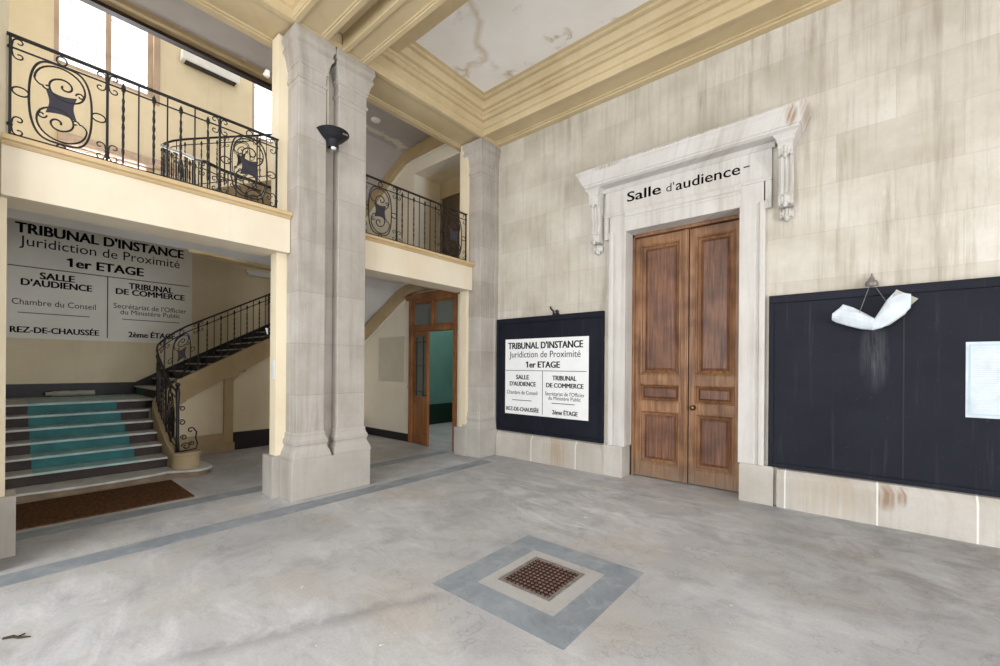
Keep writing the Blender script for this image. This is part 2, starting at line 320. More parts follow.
# ------------------------------------------------------------------ mesh helpers
class MB:
    def __init__(s): s.v = []; s.f = []
    def add(s, vs, fs):
        o = len(s.v); s.v += [tuple(v) for v in vs]; s.f += [tuple(i+o for i in f) for f in fs]; return s
    def box(s, x0, x1, y0, y1, z0, z1):
        x0, x1 = sorted((x0, x1)); y0, y1 = sorted((y0, y1)); z0, z1 = sorted((z0, z1))
        return s.add([(x0,y0,z0),(x1,y0,z0),(x1,y1,z0),(x0,y1,z0),(x0,y0,z1),(x1,y0,z1),(x1,y1,z1),(x0,y1,z1)],
                     [(0,3,2,1),(4,5,6,7),(0,1,5,4),(1,2,6,5),(2,3,7,6),(3,0,4,7)])
    def prism(s, pts, axis, a, b):
        """pts: 2D outline in the two remaining axes (order x,y,z without axis); extruded a..b along axis"""
        def mk(p, w): return {'x': (w, p[0], p[1]), 'y': (p[0], w, p[1]), 'z': (p[0], p[1], w)}[axis]
        n = len(pts); vs = [mk(p, a) for p in pts]+[mk(p, b) for p in pts]
        fs = [tuple(range(n-1, -1, -1)), tuple(range(n, 2*n))]+[(i, (i+1) % n, n+(i+1) % n, n+i) for i in range(n)]
        return s.add(vs, fs)
    def rings(s, rings, closed=True, caps=True):
        n = len(rings[0]); o = len(s.v)
        for r in rings: s.v += [tuple(p) for p in r]
        for k in range(len(rings)-1):
            for i in range(n if closed else n-1):
                j = (i+1) % n; s.f.append((o+k*n+i, o+k*n+j, o+(k+1)*n+j, o+(k+1)*n+i))
        if caps and closed:
            s.f.append(tuple(o+i for i in range(n-1, -1, -1))); s.f.append(tuple(o+(len(rings)-1)*n+i for i in range(n)))
        return s
    def rect_sweep(s, x0, x1, y0, y1, prof, caps=True):
        """prof: (offset outward, z) levels round a rectangular footprint"""
        return s.rings([[(x0-o,y0-o,z),(x1+o,y0-o,z),(x1+o,y1+o,z),(x0-o,y1+o,z)] for o, z in prof], True, caps)
    def lathe(s, cx, cy, prof, n=16):
        return s.rings([[(cx+r*math.cos(2*PI*i/n), cy+r*math.sin(2*PI*i/n), z) for i in range(n)] for r, z in prof])
    def tube(s, pts, r, n=6, twist=0.0, closed=False, flat=1.0):
        pts = [Vector(p) for p in pts]; rs = []
        N = len(pts); up = None
        for i, p in enumerate(pts):
            if closed: t = pts[(i+1) % N]-pts[i-1]
            else: t = pts[min(i+1, N-1)]-pts[max(i-1, 0)]
            if t.length < 1e-9: t = Vector((0, 0, 1))
            t.normalize()
            if up is None:
                up = Vector((0, 0, 1)) if abs(t.z) < 0.9 else Vector((1, 0, 0))
            a = up-t*up.dot(t)
            if a.length < 1e-6: a = t.orthogonal()
            a.normalize(); b = t.cross(a); up = a
            rr = r[i] if isinstance(r, (list, tuple)) else r
            ring = []
            for k in range(n):
                an = 2*PI*k/n+PI/n+twist*i
                ring.append(p+a*(rr*math.cos(an))+b*(rr*flat*math.sin(an)))
            rs.append(ring)
        if closed: rs.append(rs[0]); return s.rings(rs, True, False)
        return s.rings(rs)
    def sphere(s, c, r, nu=10, nv=6, sc=(1, 1, 1)):
        rs = []
        for j in range(nv+1):
            th = PI*j/nv; q = max(0.02, math.sin(th))
            rs.append([(c[0]+sc[0]*r*q*math.cos(2*PI*i/nu), c[1]+sc[1]*r*q*math.sin(2*PI*i/nu), c[2]-sc[2]*r*math.cos(th)) for i in range(nu)])
        return s.rings(rs)
    def build(s, name, mat, parent=None, bevel=0.0, smooth=False, seg=2):
        me = bpy.data.meshes.new(name); 
        off = world_loc(parent) if parent is not None else Vector((0, 0, 0))
        me.from_pydata([tuple(Vector(v)-off) for v in s.v], [], s.f); me.update()
        bm = bmesh.new(); bm.from_mesh(me); bmesh.ops.recalc_face_normals(bm, faces=bm.faces); bm.to_mesh(me); bm.free()
        if smooth:
            for p in me.polygons: p.use_smooth = True
        me.materials.append(M[mat] if isinstance(mat, str) else mat)
        o = bpy.data.objects.new(name, me); COL.objects.link(o)
        if parent is not None: o.parent = parent
        if bevel:
            b = o.modifiers.new('bevel', 'BEVEL'); b.width = bevel; b.segments = seg; b.limit_method = 'ANGLE'; b.angle_limit = math.radians(40)
        return o
def world_loc(o):
    v = Vector((0, 0, 0))
    while o is not None: v += o.location; o = o.parent
    return v
def tag(o, label, cat, group=None):
    o['label'] = label; o['category'] = cat
    if group: o['group'] = group
    return o
def thing(name, label, cat, loc, group=None):
    o = bpy.data.objects.new(name, None); o.empty_display_size = 0.1; COL.objects.link(o); o.location = loc
    return tag(o, label, cat, group)
def struct(o, label=None, cat=None):
    o['kind'] = 'structure'
    if label: o['label'] = label
    if cat: o['category'] = cat
    return o
def bx(name, mat, parent, *b, bevel=0.004): return MB().box(*b).build(name, mat, parent, bevel)

def wall_grid(mb, axis, w0, w1, a0, a1, z0, z1, holes):
    """wall slab at axis in (w0,w1), spanning a along the other axis and z, with rectangular holes (a0,a1,z0,z1)"""
    As = sorted({a0, a1, *[h[0] for h in holes], *[h[1] for h in holes]}); Zs = sorted({z0, z1, *[h[2] for h in holes], *[h[3] for h in holes]})
    As = [a for a in As if a0 <= a <= a1]; Zs = [z for z in Zs if z0 <= z <= z1]
    for i in range(len(As)-1):
        run = None
        for j in range(len(Zs)-1):
            ca, cz = (As[i]+As[i+1])/2, (Zs[j]+Zs[j+1])/2
            hole = any(h[0] < ca < h[1] and h[2] < cz < h[3] for h in holes)
            if not hole:
                if run is None: run = [Zs[j], Zs[j+1]]
                else: run[1] = Zs[j+1]
            if (hole or j == len(Zs)-2) and run:
                if axis == 'x': mb.box(w0, w1, As[i], As[i+1], *run)
                else: mb.box(As[i], As[i+1], w0, w1, *run)
                run = None
    return mb

FONT_H = None
def letters(body, name, mat, parent, u0, u1, zb, caph, to_world, bold=0.0, depth=0.004):
    global FONT_H
    def mk(txt):
        c = bpy.data.curves.new('t', 'FONT'); c.body = txt; c.size = 1.0; c.extrude = 0.01; c.offset = 0.0; c.resolution_u = 3
        o = bpy.data.objects.new('t', c); COL.objects.link(o); bpy.context.view_layer.update()
        dg = bpy.context.evaluated_depsgraph_get(); me = bpy.data.meshes.new_from_object(o.evaluated_get(dg))
        bpy.data.objects.remove(o); bpy.data.curves.remove(c); return me
    hm = mk('H'); fh = max(v.co.y for v in hm.vertices)-min(v.co.y for v in hm.vertices); hb = min(v.co.y for v in hm.vertices); bpy.data.meshes.remove(hm)
    me = mk(body); xs = [v.co.x for v in me.vertices]; x0, x1 = min(xs), max(xs)
    off = world_loc(parent)
    one = [i for i, ch in enumerate(body) if ch == '1']
    if bold > 0:
        bm = bmesh.new(); bm.from_mesh(me); geo = bm.verts[:]+bm.edges[:]+bm.faces[:]
        for sx_, sy_ in ((1.6, 0.0), (3.2, 0.0), (0.8, 0.9), (2.4, 0.9)):
            g = bmesh.ops.duplicate(bm, geom=geo); bmesh.ops.translate(bm, vec=(bold*sx_, bold*sy_, 0), verts=[e for e in g['geom'] if isinstance(e, bmesh.types.BMVert)])
        if one:
            st_ = max(v.co.x for v in bm.verts if v.co.x < x0+0.2); vs = []
            for zf in (-0.01, 0.01):
                for q in ((x0, 0.70*fh), (x0, 0.99*fh), (x0-0.17, 0.86*fh), (x0-0.17, 0.74*fh)): vs.append(bm.verts.new((q[0], q[1]+hb, zf)))
            for q in ((0, 1, 2, 3), (4, 7, 6, 5), (0, 4, 5, 1), (1, 5, 6, 2), (2, 6, 7, 3), (3, 7, 4, 0)): bm.faces.new([vs[k] for k in q])
        bm.to_mesh(me); bm.free(); xs = [v.co.x for v in me.vertices]; x0, x1 = min(xs), max(xs)
    for v in me.vertices:
        u = u0+(v.co.x-x0)/(x1-x0)*(u1-u0); w = zb+(v.co.y-hb)/fh*caph; d = depth*(0.5+v.co.z/0.02)
        v.co = Vector(to_world(u, w, d))-off
    me.materials.clear(); me.materials.append(M[mat]); me.name = name; me.update()
    o = bpy.data.objects.new(name, me); COL.objects.link(o); o.parent = parent; return o

# ------------------------------------------------------------------ the setting
struct(bx('floor', 'floor', None, -11.6, 6.5, -5.5, 9.2, -0.3, 0.0, bevel=0), 'worn grey cement floor of the hall', 'floor')
# blue grey bands let into the floor
T = 0.0015
struct(bx('trim_1', 'inlay', None, -4.905, -4.65, -4.4, 5.35, -0.01, T, bevel=0), 'blue grey stone band along the front of the pillars', 'floor band')
struct(bx('trim_2', 'inlay', None, -6.0, -5.75, -4.4, 5.4, -0.01, T, bevel=0), 'blue grey stone band between pillars and doormat', 'floor band')
mb = MB(); wall_grid(mb, 'x', 0, 1, 0, 1, 0, 1, [])
def flat_ring(x0, x1, y0, y1, i, z0, z1):
    m = MB(); m.box(x0, x1, y0, y0+i[2], z0, z1); m.box(x0, x1, y1-i[3], y1, z0, z1); m.box(x0, x0+i[0], y0+i[2], y1-i[3], z0, z1); m.box(x1-i[1], x1, y0+i[2], y1-i[3], z0, z1); return m
struct(flat_ring(-2.375, -1.255, 2.06, 3.25, (.235, .22, .235, .23), -0.01, T).build('trim_3', 'inlay', None), 'blue grey square border in the floor round the grate', 'floor band')
struct(bx('trim_4', 'inlay_pale', None, -2.14, -1.475, 2.295, 3.02, -0.01, T*0.7, bevel=0), 'pale square in the floor round the grate', 'floor band')

# wall with the big door (faces the photographer)
WY = 5.88
mb = wall_grid(MB(), 'y', WY, WY+0.5, -5.1, 5.4, 0, 6.6, [(-2.65, -1.0, -1, 3.66)])
struct(mb.build('wall_back', 'stone_wall', None), 'pale ashlar stone wall with the tall double door', 'wall')
mb = MB()
for a, b in ((-4.98, -2.60), (-0.70, 5.4)):
    pts = [(WY+0.02, 0), (WY-0.075, 0), (WY-0.075, 0.35), (WY-0.03, 0.43), (WY+0.02, 0.445)]
    mb.prism(pts, 'x', a, b)
struct(mb.build('baseboard_back', 'stone_plinth', None), 'stone plinth along the foot of the door wall', 'plinth')
# the open entrance front and the right-hand side, behind the photographer
mb = wall_grid(MB(), 'y', -4.75, -4.45, -5.1, 5.4, 0, 6.6, [(-4.6, -2.2, 0.3, 5.3), (-1.7, 0.7, 0.0, 5.3), (1.2, 3.6, 0.3, 5.3)])
struct(mb.build('wall_front', 'stone_wall', None), 'stone entrance wall with tall openings', 'wall')
mb = wall_grid(MB(), 'x', 5.0, 5.4, -4.5, 5.9, 0, 6.6, [(0.9, 3.2, 0.2, 4.6)])
struct(mb.build('wall_right', 'stone_wall', None), 'stone side wall with tall openings', 'wall')

# ceiling of the hall, with coffers between the beams
struct(bx('ceiling', 'ceiling', None, -5.65, 5.4, -4.75, 6.38, 6.12, 6.6, bevel=0), 'water stained off white ceiling panels', 'ceiling')
def coffer(name, x0, x1, y0, y1, label, open_near=False):
    prof = [(-0.03, 5.60), (0.0, 5.60), (0.0, 5.69), (0.035, 5.70), (0.035, 5.80), (0.012, 5.805), (0.012, 5.825), (0.055, 5.835), (0.055, 5.895), (0.085, 5.90), (0.09, 5.94),
            (0.075, 5.945), (0.075, 5.96), (0.12, 5.97), (0.15, 6.01), (0.165, 6.05), (0.15, 6.055), (0.15, 6.07), (0.20, 6.08), (0.205, 6.115), (0.26, 6.12), (0.26, 6.13)]
    m = MB()
    if open_near: m.rings([[(x0+o, y0, z), (x0+o, y1-o, z), (x1-o, y1-o, z), (x1-o, y0, z)] for o, z in prof], False, False)
    else: m.rings([[(x0+o, y0+o, z), (x1-o, y0+o, z), (x1-o, y1-o, z), (x0+o, y1-o, z)] for o, z in prof], True, False)
    return struct(m.build(name, 'ochre', None), label, 'cornice')
coffer('trim_5', -4.985, 5.0, 3.11, 5.40, 'moulded ochre cornice round the ceiling panel before the door wall', True)
coffer('trim_6', -4.985, 5.0, -4.45, 2.16, 'moulded ochre cornice round the ceiling panel over the entrance side')
mb = MB(); mb.box(-5.0, 5.0, 5.42, WY-0.001, 5.645, 6.13); mb.box(-5.0, 5.0, 5.41, 5.47, 5.615, 5.66); mb.box(-5.0, 5.0, WY-0.10, WY-0.001, 5.60, 5.66)
mb.box(-5.0, 5.0, WY-0.13, WY-0.101, 5.625, 5.66)
struct(mb.build('trim_7', 'ochre', None, 0.006), 'ochre half beam along the top of the door wall', 'beam')
def rib(name, y0, y1, label):
    m = MB(); m.box(-4.99, 5.0, y0+0.06, y1-0.06, 5.60, 6.13); m.box(-4.99, 5.0, y0, y0+0.06, 5.575, 6.13); m.box(-4.99, 5.0, y1-0.06, y1, 5.575, 6.13)
    m.box(-4.99, 5.0, y0+0.06, y0+0.085, 5.59, 5.62); m.box(-4.99, 5.0, y1-0.085, y1-0.06, 5.59, 5.62)
    return struct(m.build(name, 'ochre', None, 0.006), label, 'beam')
rib('trim_8', 2.17, 2.58, 'nearer ochre ceiling beam springing from the middle pillar')
rib('trim_9', 2.78, 3.12, 'farther ochre ceiling beam springing from the middle pillar')
mb = MB(); mb.box(-4.99, 5.0, 2.58, 2.78, 5.78, 6.13); mb.box(-4.99, 5.0, 2.66, 2.70, 5.74, 5.78)
struct(mb.build('trim_10', 'ochre', None, 0.004), 'recessed strip between the two ceiling beams', 'beam')
mb = MB(); mb.box(-4.99, 5.0, 3.12, 3.56, 5.955, 6.13)
prof = [(0.085, 5.955), (0.12, 5.97), (0.15, 6.01), (0.165, 6.05), (0.15, 6.055), (0.15, 6.07), (0.20, 6.08), (0.205, 6.115), (0.26, 6.12), (0.26, 6.13)]
mb.rings([[(-4.985+o, 3.46+o, z), (4.9-o, 3.46+o, z), (4.9-o, 3.2, z), (-4.985+o, 3.2, z)] for o, z in prof], True, False)
struct(mb.build('trim_11', 'ochre', None), 'set back side of the farther ceiling beam', 'beam')
# beam over the arcade
mb = MB(); mb.box(-5.63, -5.02, -4.45, 5.9, 5.62, 6.6); mb.box(-5.66, -5.56, -4.45, 5.9, 5.585, 5.66); mb.box(-5.06, -4.99, -4.45, 5.9, 5.585, 5.66)
mb.box(-5.56, -5.53, -4.45, 5.9, 5.60, 5.64); mb.box(-5.09, -5.06, -4.45, 5.9, 5.60, 5.64)
struct(mb.build('trim_12', 'ochre', None, 0.006), 'ochre beam carried by the pillars over the galleries', 'beam')

# stairwell
BX = -11.0
holes = [(0.60, 2.0, 7.0, 9.1), (3.84, 5.2, 7.0, 9.1), (0.70, 2.0, 4.5, 5.60)]
mb = wall_grid(MB(), 'x', BX-0.35, BX, -0.3, 5.9, 0, 9.6, holes)
struct(mb.build('wall_left', 'wall_cream', None), 'cream back wall of the stairwell with painted lettering', 'wall')
struct(bx('wall_side', 'wall_cream', None, -11.3, -5.66, -0.35, -0.06, 0, 9.6, bevel=0), 'cream side wall of the stairwell', 'wall')
EY = 5.57
mb = wall_grid(MB(), 'y', EY, EY+0.3, -11.3, -5.1, 0, 9.6, [(-7.17, -5.75, -1, 3.0), (-7.10, -5.72, 3.36, 5.62)])
struct(mb.build('wall_end', 'wall_white', None), 'white end wall of the stairwell', 'wall')
struct(bx('ceiling_stairwell', 'soffit', None, -11.35, -5.63, -0.35, 5.9, 9.5, 9.7, bevel=0), 'grey stairwell ceiling', 'ceiling')
struct(bx('ceiling_gallery', 'soffit_stain', None, -6.95, -5.62, -0.06, EY, 6.1, 6.4, bevel=0), 'grey stained soffit above the galleries', 'ceiling')
mb = MB(); mb.prism([(-6.95, 6.45), (-6.95, 6.10), (-6.99, 6.09), (-7.0, 6.07), (-7.06, 6.065), (-7.07, 6.085), (-7.25, 6.09), (-7.25, 6.45)], 'y', -0.06, 3.95)
struct(mb.build('trim_13', 'ochre_dark', None), 'moulded ochre edge of the upper floor seen over the gallery', 'cornice')
struct(bx('trim_14', 'riser', None, -7.29, -7.19, -0.06, 3.95, 6.04, 6.10, bevel=0), 'brown strip under the ochre edge of the upper floor', 'trim')
# dado on the back wall, rising with the flight
mb = MB(); mb.prism([(-0.06, 1.0), (-0.06, 1.235), (1.75, 1.235), (2.11, 1.44), (5.56, 3.32), (5.56, 2.7), (2.2, 1.0)], 'x', BX-0.001, BX+0.012)
struct(mb.build('trim_15', 'dado', None), 'black painted dado along the stairs on the back wall', 'dado')
mb = MB(); mb.box(-8.84, -7.2, EY-0.02, EY, 0, 0.165)
struct(mb.build('baseboard_end', 'dado', None, 0.003), 'black baseboard of the white end wall', 'baseboard')
# cove band on the end wall where soffits meet it
def band(name, pts_lo, w, mat, y0, y1, label):
    m = MB(); lo = [Vector(p) for p in pts_lo]; up = []
    for i, p in enumerate(lo):
        t = (lo[min(i+1, len(lo)-1)]-lo[max(i-1, 0)]).normalized(); up.append(p+Vector((-t.y, t.x))*w)
    rs = [[(a.x, y0, a.y), (a.x, y1, a.y), (b.x, y1, b.y), (b.x, y0, b.y)] for a, b in zip(lo, up)]
    m.rings(rs); return struct(m.build(name, mat, None, 0.01), label, 'trim')
lo1 = [(-9.0, 2.08), (-8.5, 2.34), (-8.08, 2.58), (-7.54, 2.89), (-7.3, 3.01), (-7.1, 3.08), (-6.87, 3.11), (-6.3, 3.12), (-5.66, 3.12)]
band('trim_16', lo1, 0.22, 'band', EY-0.16, EY, 'ochre band bending along the soffit over the glazed door')
band('trim_17', [(x, z-0.035) for x, z in lo1], 0.04, 'wall_white', EY-0.05, EY, 'pale fillet under the ochre band over the glazed door')
lo2 = [(-9.0, 4.95), (-8.1, 5.45), (-7.6, 5.72), (-7.3, 5.85), (-7.1, 5.88), (-6.3, 5.89), (-5.66, 5.89)]
band('trim_18', lo2, 0.20, 'band', EY-0.16, EY, 'ochre band bending along the soffit above the right gallery')
band('trim_19', [(x, z-0.035) for x, z in lo2], 0.04, 'wall_white', EY-0.05, EY, 'pale fillet under the ochre band above the right gallery')

# recess with a dark passage on the upper floor, room behind the glazed door
mb = MB(); mb.box(-7.3, -7.1, EY+0.3, 6.4, 3.3, 5.8); mb.box(-7.3, -5.4, EY+0.3, 6.4, 5.62, 5.8); mb.box(-5.72, -5.5, EY+0.3, 6.4, 3.3, 5.8); mb.box(-7.3, -5.4, EY, 9.1, 3.06, 3.36)
struct(mb.build('wall_recess', 'wall_cream', None), 'cream sides of the recess off the right gallery', 'wall')
mb = MB(); mb.box(-7.1, -5.72, 6.3, 6.38, 5.3, 5.62); mb.box(-7.1, -7.06, 6.3, 6.38, 3.36, 5.3)
d3 = struct(mb.build('passage_infill', 'ochre_dark', None, 0.005), 'lintel with an added dark closing that darkens the passage off the right gallery', 'door')
bx('leaf', 'passage_dark', d3, -7.06, -5.72, 6.335, 6.375, 3.37, 5.30); bx('panel', 'passage_dark', d3, -6.95, -6.45, 6.32, 6.34, 4.3, 5.15, bevel=0.008); bx('panel', 'passage_dark', d3, -6.35, -5.85, 6.32, 6.34, 4.3, 5.15, bevel=0.008)  # leaf and panels added to darken the open passage
mb = MB(); mb.box(-7.3, -7.1, 6.4, 9.1, 3.3, 5.8); mb.box(-5.72, -5.5, 6.4, 9.1, 3.3, 5.8); mb.box(-7.3, -5.5, 9.0, 9.1, 3.3, 5.8); mb.box(-7.3, -5.5, 6.4, 9.1, 5.62, 5.8)
struct(mb.build('wall_passage', 'ochre_dark', None), 'dull ochre walls of the upper passage', 'wall')
mb = MB(); mb.box(-9.0, -8.9, EY+0.3, 9.1, 0, 3.05); mb.box(-5.5, -5.4, EY+0.3, 9.1, 0, 3.05); mb.box(-9.0, -5.4, 9.0, 9.1, 0, 3.05)
struct(mb.build('wall_room', 'teal_wall', None), 'teal walls of the room behind the glazed door', 'wall')
mb = MB(); mb.box(-8.9, -8.88, EY+0.3, 9.0, 0, 0.55); mb.box(-5.52, -5.5, EY+0.3, 9.0, 0, 0.55); mb.box(-8.9, -5.5, 8.98, 9.0, 0, 0.55)
struct(mb.build('baseboard_room', 'green_dark', None), 'dark green dado in the room behind the glazed door', 'dado')

# ------------------------------------------------------------------ stone pillars
BASE = [(0.07, 0.0), (0.07, 0.475)]
BASEM = [(0.065, 0.475), (0.065, 0.50), (0.058, 0.52), (0.05, 0.55), (0.035, 0.58), (0.024, 0.61), (0.024, 0.635), (0.034, 0.65), (0.034, 0.69), (0.02, 0.71), (0.012, 0.74), (0.012, 0.77), (0.0, 0.785), (0.0, 0.80)]
CAPM = [(0.0, 5.02), (0.016, 5.025), (0.016, 5.06), (0.0, 5.065), (0.0, 5.19), (0.014, 5.195), (0.014, 5.235), (0.022, 5.24), (0.028, 5.29), (0.045, 5.345), (0.068, 5.38), (0.068, 5.41), (0.056, 5.415), (0.058, 5.45), (0.072, 5.48), (0.082, 5.49), (0.082, 5.535), (0.076, 5.54), (0.076, 5.575)]
def pillar(label, shafts, y0, y1, xf=-5.06, xb=-5.38, jamb=None, jbase=None):
    t = thing('stone_pillar', label, 'pillar', (-5.3, (y0+y1)/2, 0), 'stone pillars of the arcade')
    MB().rect_sweep(xb, xf, y0, y1, BASE).build('base', 'stone_base', t, 0.008)
    for a, b in shafts:
        MB().rect_sweep(xb, xf, a, b, BASEM).build('base_moulding', 'stone_base', t, 0.003)
        MB().box(xb, xf, a, b, 0.79, 5.03).build('shaft', 'stone_pillar', t, 0.006)
        MB().rect_sweep(xb, xf, a, b, CAPM).build('capital', 'stone_pillar', t, 0.003)
    if len(shafts) == 2:
        MB().box(xb, xf-0.14, shafts[0][1]-0.01, shafts[1][0]+0.01, 0.47, 5.575).build('groove_back', 'stone_pillar', t)
    if jamb:
        bx('jamb', 'cream', t, -5.53, xb+0.03, jamb[0], jamb[1], 0.0, 5.60)
        MB().box(-5.60, -5.315, jbase[0], jbase[1], 0, 0.50).build('jamb_base', 'stone_base', t, 0.006)
    return t
pillar('tall double stone pillar with a groove down its middle, carrying a black wall lamp', [(2.27, 2.61), (2.78, 3.17)], 2.26, 3.155, jamb=(2.152, 3.29), jbase=(2.10, 3.34))
pillar('narrow stone pillar in the corner beside the navy board with the white sign', [(5.45, 5.80)], 5.45, 5.80, jamb=(5.40, 5.56), jbase=(5.345, 5.565))
t = pillar('pillar cut by the left edge of the photo, cream side showing', [(-0.91, -0.57), (-0.40, -0.07)], -0.92, -0.06, jamb=(-1.2, 0.035), jbase=(-1.25, 0.095))
# strip between corner pillar and door wall
struct(bx('trim_20', 'stone_pillar', None, -5.4, -5.02, 5.80, WY+0.02, 0, 5.6, bevel=0), 'stone strip between corner pillar and door wall', 'trim')

# ------------------------------------------------------------------ galleries (balconies)
def balcony(label, y0, y1, inner, zb):
    t = thing('balcony', label, 'balcony', (-5.3, (y0+y1)/2, 2.95))
    bx('fascia', 'fascia', t, -5.66, -5.25, y0, y1, 2.953, 3.37)
    m = MB(); m.prism([(-5.26, 3.355), (-5.235, 3.36), (-5.22, 3.375), (-5.22, 3.385), (-5.185, 3.39), (-5.185, 3.43), (-5.66, 3.43), (-5.66, 3.355)], 'y', y0, y1)
    m.build('ledge', 'ledge', t, 0.003)
    m = MB(); m.prism(inner, 'z', zb, 3.40); m.build('floor_slab', 'soffit', t, 0.003)
    return t
lb = balcony('left gallery, over the stairs foot, with pale cream front', 0.0, 2.265, [(-5.64, -0.05), (-5.64, 3.2), (-6.66, 3.2), (-6.64, 2.4), (-6.56, 2.0), (-6.42, 1.68), (-6.34, 1.5), (-6.34, -0.05)], 3.02)
m = MB(); ed = [(-6.34, 1.5), (-6.42, 1.68), (-6.56, 2.0), (-6.64, 2.4), (-6.66, 3.2)]; m.prism(ed+[(-6.50, 3.2), (-6.44, 2.4), (-6.36, 2.0), (-6.28, 1.68), (-6.30, 1.5)], 'z', 2.985, 3.03); m.build('edge_lip', 'band', lb)
balcony('right gallery, over the glazed door, with pale cream front', 3.175, 5.44, [(-5.64, 3.2), (-5.64, EY-0.001), (-7.2, EY-0.001), (-7.2, 3.95), (-6.7, 3.9), (-6.66, 3.21)], 3.27)

# ------------------------------------------------------------------ wrought iron railings
def arc_pts(f, n): return [f(i/(n-1)) for i in range(n)]
def spiral2(cx, cz, r0, r1, a0, a1, n=40, ex=1.0, ez=1.0):
    return [(cx+ex*(r0+(r1-r0)*k/(n-1))*math.cos(a0+(a1-a0)*k/(n-1)), cz+ez*(r0+(r1-r0)*k/(n-1))*math.sin(a0+(a1-a0)*k/(n-1))) for k in range(n)]
class Rail:
    """places iron work on a vertical surface: mp(s, h) -> world point"""
    def __init__(s, root, mp, r=0.008): s.t = root; s.mp = mp; s.r = r
    def line(s, name, pts2, r, n=5, mat='iron', parent=None, closed=False, flat=1.0):
        m = MB(); m.tube([s.mp(a, b) for a, b in pts2], r, n, 0, closed, flat); return m.build(name, mat, parent or s.t, smooth=n > 4)
    def dense(s, a, b, h0, h1, n): return [(a+(b-a)*i/n, h0+(h1-h0)*i/n) for i in range(n+1)]
    def post(s, u, top, h0=0.0, brackets=(-1, 1), lo=0.10, r=0.013):
        p = s.line('post', s.dense(u, u, h0, top, 6), r, 4)
        for cz0, cz1 in ((top-0.045, top-0.155), (lo+0.07, lo-0.025)):
            m = MB()
            for sg in brackets:
                for cz, up in ((cz0, 1), (cz1, -1)):
                    pts = [(u, (cz0+cz1)/2), (u+sg*0.008, cz-up*0.045)]+[(u+sg*(a-u), b) for a, b in spiral2(u+0.048, cz, 0.034, 0.010, PI, PI-up*PI*1.75, 16)]
                    m.tube([s.mp(a, b) for a, b in pts], 0.0055, 5)
            m.sphere(s.mp(u, (cz0+cz1)/2), 0.019, 8, 6)
            m.build('scrollwork', 'iron', p, smooth=True)
        return p
    def baluster(s, u, top, twisted, h0=0.05):
        if not twisted:
            s.line('baluster', s.dense(u, u, h0, top-0.005, 4), 0.008, 4)
        else:
            m = MB(); n = 30; ht = top-0.115
            pts = s.dense(u, u, h0, ht, n)
            rad = [0.0095+0.0035*abs(math.sin(i*0.75)) if 3 < i < n-3 else 0.008 for i in range(n+1)]
            m.tube([s.mp(a, b) for a, b in pts], rad, 4, 0.45)
            q = [(u, ht-0.012), (u, ht), (u, ht+0.012), (u, ht+0.022), (u, ht+0.045), (u, ht+0.075)]
            m.tube([s.mp(a, b) for a, b in q], [0.008, 0.017, 0.011, 0.019, 0.014, 0.002], 8)
            m.build('baluster', 'iron', s.t)
    def panel(s, a, b, lo, hi, plate_mat='iron_plate', side_rings=True):
        w = (b-a); cu = (a+b)/2; cz = (lo+hi)/2; hh = (hi-lo)/2; rw = min(0.195, w*0.335)
        m = MB()
        def se(k):
            an = 2*PI*k/56; ca, sa = math.cos(an), math.sin(an)
            return (cu+rw*math.copysign(abs(ca)**0.5, ca), cz+hh*math.copysign(abs(sa)**0.85, sa))
        m.tube([s.mp(*se(k)) for k in range(56)], 0.0085, 5, closed=True)
        pw, ph = rw*0.50, hh*0.30
        q = rw*0.84
        for sg in (1, -1):
            zc = cz+sg*(hh-q-0.012)
            # big scroll: over the top, down the far side and curling inwards
            pts = []
            for k in range(64):
                f = k/63*2.05; an = PI*1.0-2*PI*f
                r_ = q*(1.0-0.10*f/0.6) if f < 0.6 else (q*(0.9-0.50*((f-0.6)/0.55)) if f < 1.15 else q*(0.40-0.32*((f-1.15)/0.9)))
                w_ = min(1, max(0, (f-0.5)/0.6)); pts.append((r_*math.cos(an)+0.12*q*w_, r_*math.sin(an)))
            m.tube([s.mp(cu+sg*x, zc+sg*z) for x, z in pts], 0.0075, 5)
            # its tail, ending in a small curl above the plate's corner
            zp = (cz+sg*ph*1.15-zc)*sg
            tail = [(pts[0][0], pts[0][1]), (-q*0.95, zp*0.45), (-q*0.82, zp*0.85), (-q*0.70, zp*0.92)]+[(-q*0.70+0.026+x, zp*0.92+z) for x, z in spiral2(0, 0, 0.026, 0.009, PI, PI*2.8, 14)]
            m.tube([s.mp(cu+sg*x, zc+sg*z) for x, z in tail], 0.0065, 5)
            c2 = [(pw*0.92, zp+0.01)]+[(pw*0.92+0.03+x, zp+0.012+z) for x, z in spiral2(0, 0, 0.03, 0.010, PI, -PI*0.9, 14)]
            m.tube([s.mp(cu+sg*x, zc+sg*z) for x, z in c2], 0.0065, 5)
        if side_rings:
            for sg in (1, -1):
                g = (w/2-rw)/2
                m.tube([s.mp(cu+sg*(rw+g)+g*math.cos(2*PI*k/20), cz+0.036*math.sin(2*PI*k/20)) for k in range(20)], 0.0065, 5, closed=True)
            for zz in (hi+0.047, lo-0.04):
                m.tube([s.mp(cu+0.032*math.cos(2*PI*k/20), zz+0.036*math.sin(2*PI*k/20)) for k in range(20)], 0.0065, 5, closed=True)
        p = m.build('scroll_panel', 'iron', s.t, smooth=True)
        cs = [(-pw, -ph), (pw, -ph), (pw, ph), (-pw, ph)]; out = []
        for i in range(4):
            A, B = Vector(cs[i]), Vector(cs[(i+1) % 4])
            for k in range(8):
                f = k/8; v_ = A.lerp(B, f); out.append(v_*(1-0.9*f*(1-f)))
